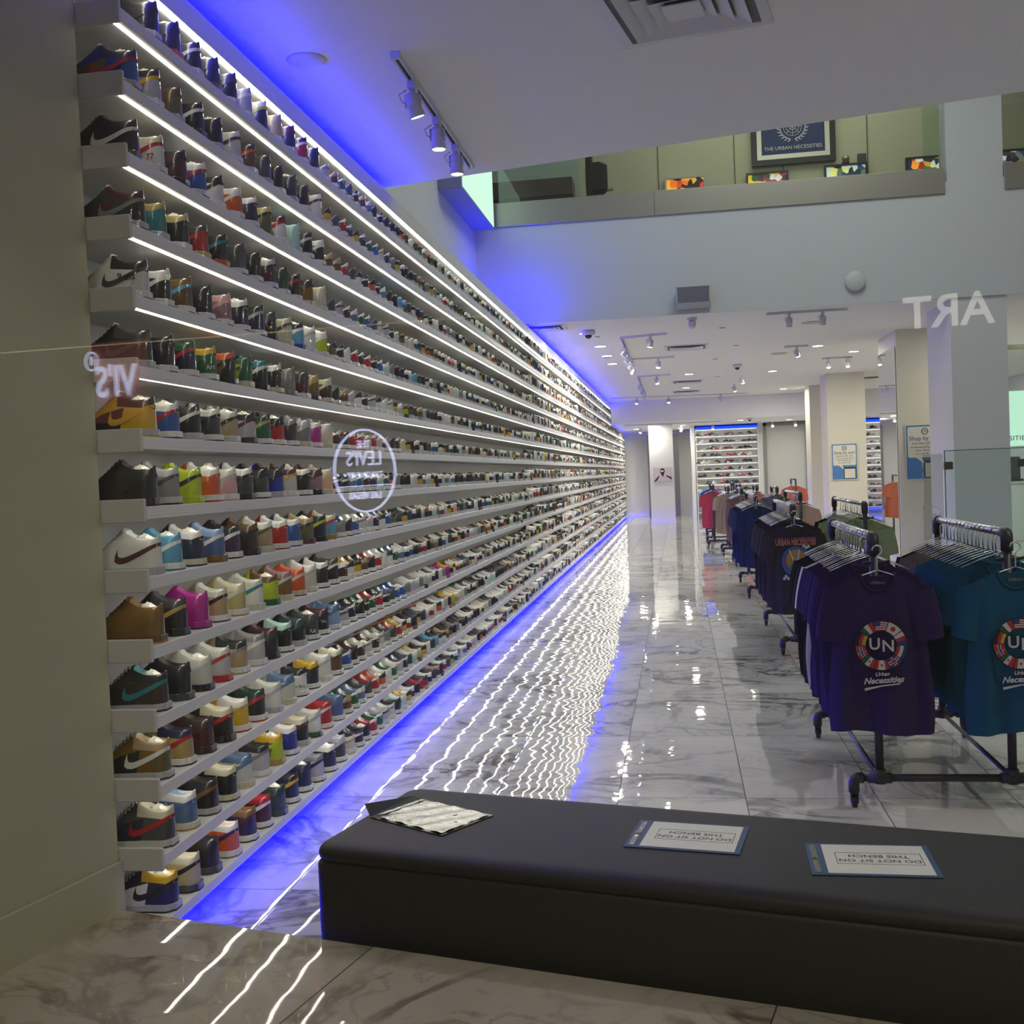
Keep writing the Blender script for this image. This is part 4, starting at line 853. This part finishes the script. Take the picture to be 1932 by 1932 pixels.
# ------------------------------------------------------------------ clothes racks made of pipe
pipe = mat('iron_pipe', rgb(58, 58, 60), .42, metal=.6, bump=.1, bscale=200)
chrome = mat('chrome_wire', rgb(225, 225, 228), .28, metal=1)
rub = mat('caster_rubber', rgb(16, 16, 17), .45)
RZ = 1.335
def caster(mb_w, mb_f, x, y):
    mb_w.tube([(x - .012, y, .030), (x + .012, y, .030)], .030, 16, 0)
    mb_f.box(x - .018, x - .014, y - .022, y + .022, .025, .075).box(x + .014, x + .018, y - .022, y + .022, .025, .075).box(x - .018, x + .018, y - .022, y + .022, .066, .078)
    mb_f.add([(x - .012, y - .03, .058), (x + .012, y - .03, .058), (x + .012, y - .062, .040), (x - .012, y - .062, .040), (x - .012, y - .03, .050), (x + .012, y - .03, .050), (x + .012, y - .062, .034), (x - .012, y - .062, .034)],
             [(0, 1, 2, 3), (7, 6, 5, 4), (0, 3, 7, 4), (1, 5, 6, 2), (2, 6, 7, 3)])
def rack(y0, y1, label, xl=.93, xr=1.55):
    t = thing('clothes_rack', label, 'clothes rack', (0, 0, 0), 0, 'pipe clothes racks'); xo0, xo1 = xl - .125, xr + .125; zb = .145
    for x in (xl, xr):
        for y in (y0, y1):
            MB().cyl((x, y, zb), (x, y, RZ), .021, 14).cyl((x, y, zb - .026), (x, y, zb + .045), .030, 14).build('post', pipe, t, True)
        MB().cyl((x, y0 - .0, RZ), (x, y1 + .0, RZ), .0185, 14).build('rail', chrome, t, True)
        for y, s_ in ((y0, 1), (y1, -1)):
            MB().tube([(x, y, RZ - .085), (x, y, RZ - .03), (x, y + .004*s_, RZ - .012), (x, y + .012*s_, RZ - .003), (x, y + .032*s_, RZ), (x, y + .055*s_, RZ)], [.029, .029, .0295, .029, .027, .027], 14).build('elbow', pipe, t, True)
    for y in (y0, y1):
        b = MB().cyl((xo0 + .03, y, zb), (xo1 - .03, y, zb), .019, 14)
        for x in (xl, xr): b.cyl((x - .055, y, zb), (x + .055, y, zb), .027, 14)
        b.build('base_pipe', pipe, t, True)
        for x, s_ in ((xo0, 1), (xo1, -1)):
            MB().tube([(x + .045*s_, y, zb), (x + .02*s_, y, zb), (x + .006*s_, y, zb - .006), (x, y, zb - .022), (x, y, zb - .07)], .027, 12).build('corner_elbow', pipe, t, True)
            w, f_ = MB(), MB(); caster(w, f_, x, y); f_.cyl((x, y, .07), (x, y, .09), .012)
            wo = w.build('caster_wheel', rub, t, True); f_.build('caster_fork', rub, wo)
    for x in (xl, xr): MB().cyl((x, y0, zb), (x, y1, zb), .012, 10).build('side_pipe', pipe, t, True)
    for x in (xl, xr): MB().box(x - .05, x + .05, y0 - .014, y0 + .014, RZ - .135, RZ - .118, bev=.004).tube([(x + .045, y0, RZ - .127), (x + .075, y0 - .01, RZ - .118)], .007, 6).build('clamp_lever', rub, t)
    return t
RACKS = [(5.53, 6.95), (10.0, 11.9), (14.4, 16.4), (19.1, 20.2), (21.6, 22.6), (23.9, 25.2), (27.6, 28.8)]
RN = ['nearest pipe rack with purple and teal t-shirts', 'second pipe rack with charcoal and green t-shirts', 'third pipe rack with navy and beige t-shirts', 'fourth pipe rack with brown and grey t-shirts',
      'fifth pipe rack with khaki and coral t-shirts', 'sixth pipe rack with red t-shirts', 'farthest pipe rack with blue t-shirts']
XL = {0: (.93, 1.55), 1: (1.0, 1.62), 2: (.98, 1.54), 3: (1.06, 1.66), 4: (.95, 1.5), 5: (.73, 1.3), 6: (.80, 1.35)}
for i, (y0, y1) in enumerate(RACKS): rack(y0, y1, RN[i], *XL[i])
def hanger_mesh():
    mb = MB(); h = [(0, -.0, -.085), (0, 0, -.05), (0, .0, -.02), (.020, 0, -.004), (.024, 0, .012), (.016, 0, .028), (0, 0, .033), (-.016, 0, .026), (-.023, 0, .010)]
    mb.tube(h, .0036, 6); mb.tube([(0, 0, -.085), (-.10, 0, -.120), (-.19, 0, -.160)], .0026, 6); mb.tube([(0, 0, -.085), (.10, 0, -.120), (.19, 0, -.160)], .0026, 6)
    return mb.mesh('wire_hanger', chrome, True)
HM = hanger_mesh()
def shirt_meshes(seed, m):
    """t-shirt hanging from its shoulders; origin at the neck, front faces -Y"""
    R = random.Random(seed); ph = [R.uniform(0, 6) for _ in range(6)]
    def hw(z):   # half width of the body below the shoulders
        return .235 if z > -.2 else .232 + .012 * math.sin(z * 9 + ph[0])
    body = MB(); nu = 22; zs = [0] + [-.05 * i for i in range(1, 16)] + [-.775]
    def top(u):  # shoulder line
        a_ = abs(u); return (-.030 if a_ < .30 else -.030 - (a_ - .30) * .105)
    def neck(u, front): a_ = abs(u); return 0 if a_ > .33 else (math.sqrt(1 - (a_ / .33) ** 2) * (.085 if front else .015))
    for front in (1, 0):
        rows = []
        for k, v in enumerate(np.linspace(0, 1, 18)):
            row = []
            for j in range(nu + 1):
                u = -1 + 2 * j / nu; z0 = top(u) - neck(u, front); z = z0 + (-.800 + .014 * math.sin(3*u + ph[1]) - z0) * v
                fold = (.013 * math.sin(7*u + ph[2] + 1.5*v) + .007 * math.sin(15*u + ph[3])) * min(1, v * 1.6)
                th = (.004 + .024 * min(1, v * 3) * (max(0, 1 - u*u) ** .5)); y = -th + fold if front else th*.55 + fold * .8
                if abs(u) > .999: y = fold * .9
                row.append((u * hw(z), y, z))
            rows.append(row)
        if front: rows = [r[::-1] for r in rows]
        body.grid(rows)
    sl = MB()
    for sg in (-1, 1):
        rows = []
        for k in range(7):
            q = k / 6; c = Vector((sg * (.178 + .082 * q - .030*q*q), .004 * math.sin(ph[4] + q*3), -.118 - .235 * q)); d = Vector((sg * .24, 0, -.97)).normalized(); w = Vector((.97*sg, 0, .24))
            r1 = .076 - .006 * q; r2 = .017 + .014 * q; row = []
            for n_ in range(14): a_ = 2*PI*n_/14; row.append(c + w * (math.cos(a_) * r1) + Vector((0, 1, 0)) * (math.sin(a_) * r2 + .006*math.sin(3*a_ + ph[5])*q))
            rows.append(row if sg > 0 else row[::-1])
        sl.grid(rows, wrap=True)
    k0 = len(body.v); body.v += sl.v; body.f += [tuple(i + k0 for i in f) for f in sl.f]; body.mi += sl.mi
    col = MB(); pts = []
    for j in range(28):
        a_ = 2*PI*j/28; u = math.cos(a_); fr = math.sin(a_)
        pts.append((u * .080, -.006 if fr > 0 else .006, -.028 - (abs(fr) * (.088 if fr > 0 else .018))))
    col.tube(pts, .0055, 6, closed=True)
    return body.mesh('torso_and_sleeves', m, True), col.mesh('collar_rib', m, True)
cloth0 = mat('cloth_base', (.3, .3, .3), .9)
SHM = [shirt_meshes(sd, cloth0) for sd in (1, 2, 3, 4, 5)]
def cloth(n, c): return mat('cotton_' + n, rgb(*c), .92, bump=.25, bscale=240, spec=.25)
CL = dict(purple=(46, 30, 76), teal=(14, 78, 106), white=(226, 224, 220), black=(24, 23, 25), charcoal=(52, 48, 50), green=(150, 168, 104), navy=(30, 42, 76), grey=(104, 98, 92), brown=(112, 88, 80), beige=(196, 160, 132),
          khaki=(140, 124, 96), coral=(188, 104, 78), red=(164, 58, 66), blue=(36, 84, 168), slate=(92, 94, 92), seafoam=(56, 128, 104), petrol=(24, 78, 84))
pt = {}
def place_shirt(i, x, y, z, rz, colour, label, hlabel, group, first_part=True):
    t = thing('t_shirt', label, 't-shirt', (x, y, z), rz, group)
    for k, nm in ((0, 'torso_and_sleeves'), (1, 'collar_rib')):
        key = (i % 5, k)
        if key not in pt: pt[key] = bpy.data.objects.new(nm, SHM[i % 5][k])
        o = pt[key].copy() if key in pt and pt[key].users_collection else pt[key]
        C.objects.link(o); o.parent = t; sl = o.material_slots[0]; sl.link = 'OBJECT'; sl.material = cloth(colour, CL[colour])
    h = bpy.data.objects.new('wire_hanger', HM); C.objects.link(h); h.location = (x, y, z + (.100 if z > 1.2 else .072)); h.rotation_euler = (0, 0, rz); tag(h, hlabel, 'hanger', 'wire hangers on the racks')
    return t
RKN = ['nearest', 'second', 'third', 'fourth', 'fifth', 'sixth', 'farthest']
def fill(ri, side, seq, pitch, slant=.0, start=None, dz=0.0):
    y0, y1 = RACKS[ri]; x = XL[ri][0 if side == 'left' else 1]; R = random.Random(ri * 7 + (side == 'left')); y = (start if start is not None else y0 + .10); n = 0; tot = sum(c for _, c in seq)
    for colour, cnt in seq:
        for _ in range(cnt):
            n += 1
            place_shirt(n + ri, x + R.uniform(-.006, .006), y, RZ - .1135 + dz, slant + R.uniform(-.04, .04), colour,
                        f'{colour} t-shirt, {ordn[n]} from the front on the {side} rail of the {RKN[ri]} rack', f'wire hanger of the {ordn[n]} {colour} t-shirt, {side} rail of the {RKN[ri]} rack', f't-shirts on the {RKN[ri]} rack')
            y += pitch + R.uniform(-.004, .004)
fill(0, 'left', [('purple', 9), ('white', 1), ('black', 6)], .080, -.12)
fill(0, 'right', [('teal', 10), ('grey', 6), ('black', 1)], .077, -.10)
fill(1, 'left', [('charcoal', 14), ('black', 2)], .105, -.05)
fill(1, 'right', [('green', 10), ('black', 2)], .12, -.05)
fill(2, 'left', [('navy', 13)], .12); fill(2, 'right', [('beige', 8)], .12)
fill(3, 'left', [('brown', 8)], .12); fill(3, 'right', [('slate', 7)], .13)
fill(4, 'left', [('khaki', 4), ('white', 1), ('seafoam', 1)], .13); fill(4, 'right', [('coral', 5)], .14)
fill(5, 'left', [('red', 3)], .15); fill(5, 'right', [('petrol', 4)], .16)
fill(6, 'left', [('blue', 3)], .15)
# front display shirts hung in front of the posts
t_p = place_shirt(2, .930, 5.43, 1.195, -.03, 'purple', 'purple t-shirt with flag ring print facing the window', 'wire hanger of the purple flag print t-shirt at the front', 't-shirts on the nearest rack')
t_t = place_shirt(3, 1.555, 5.42, 1.195, -.02, 'teal', 'teal t-shirt with flag ring print facing the window', 'wire hanger of the teal flag print t-shirt at the front', 't-shirts on the nearest rack')
t_c = place_shirt(1, 1.0, 9.90, 1.195, .0, 'charcoal', 'charcoal t-shirt with yellow and pink lettering and peace hand print', 'wire hanger of the charcoal print t-shirt', 't-shirts on the second rack')
place_shirt(4, .98, 14.325, 1.205, .0, 'navy', 'navy t-shirt hung in front of the post of the third rack', 'wire hanger of the front navy t-shirt on the third rack', 't-shirts on the third rack')

def flag_print(parent, base_rgb, full=True):
    Rr, ri = .118, .072; cols = {}; P = MB(); ml = []
    def M_(n, c):
        if n not in cols: cols[n] = len(ml); ml.append(mat('print_' + n, rgb(*c), .8))
        return cols[n]
    w_, r_, b_, g_, y_, k_ = M_('white', (206, 204, 200)), M_('red', (176, 44, 46)), M_('blue', (46, 58, 120)), M_('green', (36, 88, 48)), M_('yellow', (204, 166, 50)), M_('black', (24, 20, 30))
    yb = -.047
    def seg(a0, a1, r0, r1, mi, dy=0):
        n = max(2, int(abs(a1 - a0) / .12) + 1); A = np.linspace(a0, a1, n); rows = [[(rr * math.sin(a_), yb - dy, rr * math.cos(a_)) for a_ in A] for rr in (r1, r0)]
        P.grid(rows, mi)
    seg(0, 2*PI, ri - .003, Rr + .003, k_, -.0004)
    A = [math.radians(d) for d in range(-18, 343, 36)]
    g_ap = .02
    def rad(i, cs):     # stripes side by side around the ring
        a0, a1 = A[i] + g_ap, A[i+1] - g_ap; tot = sum(c[1] for c in cs); a_ = a0
        for m_, wd in cs: b = a_ + (a1 - a0) * wd / tot; seg(a_, b, ri, Rr, m_); a_ = b
    def con(i, cs):     # stripes one outside the other
        a0, a1 = A[i] + g_ap, A[i+1] - g_ap; tot = sum(c[1] for c in cs); q = Rr
        for m_, wd in cs: p = q - (Rr - ri) * wd / tot; seg(a0, a1, p, q, m_); q = p
    con(0, [(r_ if k % 2 == 0 else w_, 1) for k in range(9)]); seg(A[0] + g_ap, A[0] + .30, ri + (Rr-ri)*.45, Rr, b_, .0003)
    rad(1, [(w_, 1)]); a_ = (A[1] + A[2]) / 2; c = (Rr + ri) / 2; disc(P, c*math.sin(a_), c*math.cos(a_), .012, .012, yb - .0004, 20, r_)
    rad(2, [(w_, 1), (r_, 1), (b_, 1)]); con(3, [(b_, 1), (w_, 1), (r_, 1)])
    seg(A[4] + g_ap, A[5] - g_ap, ri, Rr, b_)
    m5 = (A[4] + A[5]) / 2; seg(m5 - .07, m5 + .07, ri, Rr, w_, .0003); seg(A[4] + g_ap, A[5] - g_ap, c - .008, c + .008, w_, .0003); seg(m5 - .035, m5 + .035, ri, Rr, r_, .0006); seg(A[4] + g_ap, A[5] - g_ap, c - .004, c + .004, r_, .0006)
    rad(5, [(r_, 1), (w_, 2), (r_, 1)]); a_ = (A[5] + A[6]) / 2; disc(P, c*math.sin(a_), c*math.cos(a_), .006, .006, yb - .0004, 8, r_)
    rad(6, [(r_, 1), (w_, 1), (g_, 1)]) ; a_ = (A[6] + A[7]) / 2; disc(P, c*math.sin(a_), c*math.cos(a_), .004, .006, yb - .0004, 8, g_)
    seg(A[7] + g_ap, A[8] - g_ap, ri, Rr, r_); m7 = (A[7] + A[8]) / 2; seg(m7 - .10, m7 - .02, ri, Rr, w_, .0003); seg(A[7] + g_ap, A[8] - g_ap, c - .007, c + .007, w_, .0003); seg(m7 - .08, m7 - .04, ri, Rr, b_, .0006); seg(A[7] + g_ap, A[8] - g_ap, c - .0035, c + .0035, b_, .0006)
    con(8, [(k_, 1), (r_, 1), (y_, 1)]); rad(9, [(g_, 1), (w_, 1), (r_, 1)])
    o = P.build('flag_ring_print', ml, parent, loc=(.0, -.004, -.37))
    wm = ml[w_]
    link('lettering', text_mesh('lettering', 'U', .078, wm, offset=.0015), parent, (-.030, -.0515, -.365), (PI/2, 0, 0)); link('lettering', text_mesh('lettering', 'N', .078, wm, offset=.0015), parent, (.032, -.0515, -.375), (PI/2, 0, 0))
    link('lettering', text_mesh('lettering', 'Urban', .026, wm, shear=.35, offset=.0006), parent, (.0, -.0515, -.508), (PI/2, -.05, 0))
    link('lettering', text_mesh('lettering', 'Necessities', .040, wm, shear=.4, offset=.0012), parent, (.005, -.0515, -.538), (PI/2, -.06, 0))
    u = MB(); u.add([(-.082, -.0515, -.575), (-.080, -.0515, -.588), (.0, -.0515, -.567), (.0, -.0515, -.561), (.075, -.0515, -.552), (.088, -.0515, -.545), (.080, -.0515, -.558)], [(0, 1, 2, 3), (3, 2, 6, 4), (4, 6, 5)]); u.build('underline_print', wm, parent)
    link('lettering', text_mesh('lettering', 'URBAN', .020, mat('neck_print', rgb(128, 124, 110), .8), offset=.0004), parent, (.0, .004, -.075), (PI/2, 0, 0))
flag_print(t_p, None); flag_print(t_t, None)
pk = mat('print_pink', rgb(160, 66, 120), .8); yl = mat('print_gold', rgb(190, 134, 44), .8)
link('lettering', text_mesh('lettering', 'URBAN NECESSITIES', .048, pk, offset=.0012), t_c, (.0, -.0515, -.165), (PI/2, 0, 0)).scale = (.80, 1.9, 1)
link('lettering', text_mesh('lettering', 'URBAN NECESSITIES', .048, yl, offset=.0004), t_c, (.0, -.0525, -.176), (PI/2, 0, 0)).scale = (.80, 1.5, 1)
P = MB(); disc(P, 0, -.34, .125, .135, -.049, 28, 0); disc(P, 0, -.34, .108, .118, -.0494, 28, 1); disc(P, .0, -.33, .085, .095, -.0498, 28, 2); disc(P, 0, -.39, .06, .04, -.0500, 20, 3)
for x0, z0, x1, z1, w_ in ((-.01, -.36, -.055, -.24, .008), (.012, -.36, .03, -.235, .008), (-.02, -.40, .02, -.35, .022), (.02, -.385, .04, -.36, .01), (-.005, -.44, -.005, -.38, .014)): P.tube([(x0, -.050, z0), (x1, -.050, z1)], w_ * .7, 6, 4)
for cx_, cz_ in ((-.09, -.47), (-.07, -.49), (-.105, -.49), (.09, -.22), (.07, -.205), (.11, -.21)): disc(P, cx_, cz_, .014, .014, -.0502, 12, 4)
P.build('peace_hand_print', [mat('print_blue', rgb(44, 96, 136), .8), mat('print_mauve', rgb(96, 80, 108), .8), mat('print_ochre', rgb(168, 130, 40), .8), mat('print_grass', rgb(70, 130, 70), .8), mat('print_bone', rgb(190, 196, 200), .8)], t_c)

# ------------------------------------------------------------------ right side: glass screens, far zone with sign
clampm = mat('clamp_metal', rgb(92, 90, 80), .4, metal=.7)
edge = mat('glass_edge', rgb(58, 128, 124), .2)
t = thing('glass_screen', 'wide frameless glass screen behind the teal t-shirts', 'glass screen', (2.08, 9.0, 0), 0, 'frameless glass screens')
MB().box(0, 1.9, 0, .010, .02, 1.765).build('pane', gg, t); MB().box(0, 1.9, -.001, .011, 1.765, 1.771).box(-.006, 0, -.001, .011, .02, 1.771).build('polished_edge', edge, t)
MB().box(-.01, .055, -.012, .022, 1.62, 1.68).build('clamp', clampm, t); MB().box(.53, .595, -.012, .022, 1.62, 1.68).build('clamp', clampm, t)
t = thing('glass_screen', 'narrow side glass screen with etched round emblem', 'glass screen', (2.07, 9.0, 0), 0, 'frameless glass screens')
MB().box(-.16, -.012, 0, .010, .02, 1.745).build('pane', glass_mat('etched_glass', (.90, .92, .90), 3.0), t)
et = mat('etched_white', rgb(200, 202, 198), .8); e_ = MB(); e_.tube([(-.088 + .060*math.cos(q), -.003, 1.27 + .060*math.sin(q)) for q in np.linspace(.35, PI - .35, 16)], .002, 4)
merge(e_, text_mesh('x', 'UN', .075, et, offset=.001), frame_M((-.088, -.003, 1.25), XA, UP, Vector((0, -1, 0)))); e_.build('etched_emblem', et, t)
t = thing('lightbox_sign', 'mint lightbox with the shop name beside the wide column', 'sign', (5.2, 24.0, 1.89))
MB().box(0, 3.2, 0, .15, 0, 1.2).build('sign_case', trim_w, t); MB().box(.03, 3.17, -.008, -.001, .03, 1.17).build('lit_face', sgm, t)
link('lettering', text_mesh('lettering', 'URBAN NECESSITIES', .135, mat('ink_black', rgb(30, 30, 30), .5), offset=.0012, space=1.12), t, (1.33, -.012, .19), (PI/2, 0, 0))
t = thing('service_counter', 'white counter with a card machine under the mint sign', 'counter', (6.2, 23.2, 0))
MB().box(0, 2.2, 0, .6, 0, 1.15, bev=.01).build('cabinet', lam, t); MB().box(-.02, 2.22, -.03, .62, 1.15, 1.2, bev=.01).build('counter_top', trim_w, t)
t = thing('card_machine', 'dark machine with a screen standing on the white counter', 'machine', (6.55, 23.3, 1.2))
MB().box(0, .34, 0, .22, 0, .05, bev=.01).build('base', mk, t); MB().box(.03, .31, .10, .14, .05, .50, bev=.01).build('screen', mat('screen_dark', rgb(60, 62, 60), .2), t)
t = thing('glass_gate', 'tall green tinted glass panel with metal header at the right edge', 'glass panel', (4.95, 17.8, 0))
MB().box(0, 1.6, 0, .012, .05, 3.35).build('pane', gg, t); MB().box(-.10, 1.7, -.04, .05, 3.35, 3.42).build('header', clampm, t)
# garments seen past the mirrored column
t = thing('clothes_rail', 'low rail with coral jackets beyond the mirrored column', 'clothes rail', (2.5, 24.2, 0))
MB().cyl((0, 0, 0), (0, 0, 1.4), .02).cyl((0, 1.0, 0), (0, 1.0, 1.4), .02).build('post', pipe, t, True); MB().cyl((0, 0, 1.4), (0, 1.0, 1.4), .018).build('rail', pipe, t, True)
for i in range(3): place_shirt(i, 2.5, 24.3 + i*.3, RZ - .05, .3, 'coral', f'coral t-shirt, {ordn[i+1]} on the single rail beyond the racks', f'wire hanger of the {ordn[i+1]} coral t-shirt on the single rail', 't-shirts on the single rail')

# ------------------------------------------------------------------ shop window glass and the mall signs it mirrors
wg = glass_mat('window_glass', (.985, .99, .98), .6)
g0 = NN * .9
wo = MB().box(-3.6, 4.2, 0, .012, .151, CE, M=frame_M(g0, D, NN, UP)).build('window_1', wg); struct(wo, 'large pane of the shop window')
EX = Vector((-D.x, -D.y, 0))
def emis(n, c, s_): return mat('mall_' + n, rgb(*c), .5, emit=rgb(*c), es=s_)
def mall(loc): return frame_M(loc, EX, UP, NN)
def mall_text(body, size, loc, m, off=0, sx=1):
    me = text_mesh('lettering', body, size, m, ext=.004, offset=off); return me, mall(loc) @ Matrix.Diagonal((sx, 1, 1, 1))
def mall_thing(name, label, cat, pieces):
    t = thing(name, label, cat, (0, 0, 0))
    for nm, me, M in pieces:
        o = link(nm, me, t); o.matrix_local = M
    return t
me, M = mall_text('ART', .34, (-1.76, -6.91, 2.815), emis('white', (255, 250, 240), 4.0), .006); mall_thing('mall_letters', 'large white art letters of the shop opposite, mirrored in the window', 'sign', [('lettering', me, M)])
nm_ = emis('neon', (200, 205, 255), 15.0); ring = MB().tube([(.285*math.cos(q), .335*math.sin(q), 0) for q in np.linspace(0, 2*PI, 49)[:-1]], .009, 6, closed=True).tube([(-.265, -.118, 0), (.265, -.128, 0)], .005, 6)
MR = mall((-5.812, -4.736, 1.801)); L = lambda b, s_, y, o_=0: ('lettering', text_mesh('lettering', b, s_, nm_, ext=.003, offset=o_), MR @ Matrix.Translation((0, y, 0)) @ Matrix.Diagonal((.80, 1, 1, 1)))
mall_thing('neon_sign', 'round white neon sign of the shop opposite, mirrored in the window', 'sign', [('neon_ring', ring.mesh('neon_ring', nm_, True), MR), L('THE', .085, .215, .001), L("LEVI'S", .17, .095), L('TAILOR SHOP', .066, -.035, .001), L('LAS VEGAS', .078, -.205, .001)])
MV = mall((-7.004, -3.256, 2.551)); wv = emis('sign_white', (205, 215, 255), 9.0)
bd = MB().box(-.28, .22, -.30, .32, -.06, -.02).mesh('sign_board', emis('sign_red', (210, 120, 110), .9), False)
mall_thing('mall_sign', 'reddish lit sign board of the shop opposite, mirrored over the pier', 'sign', [('sign_board', bd, MV), ('lettering', text_mesh('lettering', "VI'S", .34, wv, ext=.004, offset=.004), MV @ Matrix.Translation((-.02, .0, 0)) @ Matrix.Diagonal((.78, 1, 1, 1))),
          ('lettering', text_mesh('lettering', 'R', .10, wv, ext=.004), MV @ Matrix.Translation((.21, .18, 0)) @ Matrix.Diagonal((.7, 1, 1, 1))), ('letter_ring', MB().tube([(.21 + .06*math.cos(q), .18 + .07*math.sin(q), 0) for q in np.linspace(0, 2*PI, 25)[:-1]], .007, 6, closed=True).mesh('letter_ring', wv, True), MV)])
tag(MB().cyl((-7.393, -2.573, 2.772), (-5.0, -5.4, 3.03), .004, 6).build('light_tube', emis('tube', (255, 235, 190), 3.0)), 'thin warm light line across the mall, mirrored in the window', 'light')
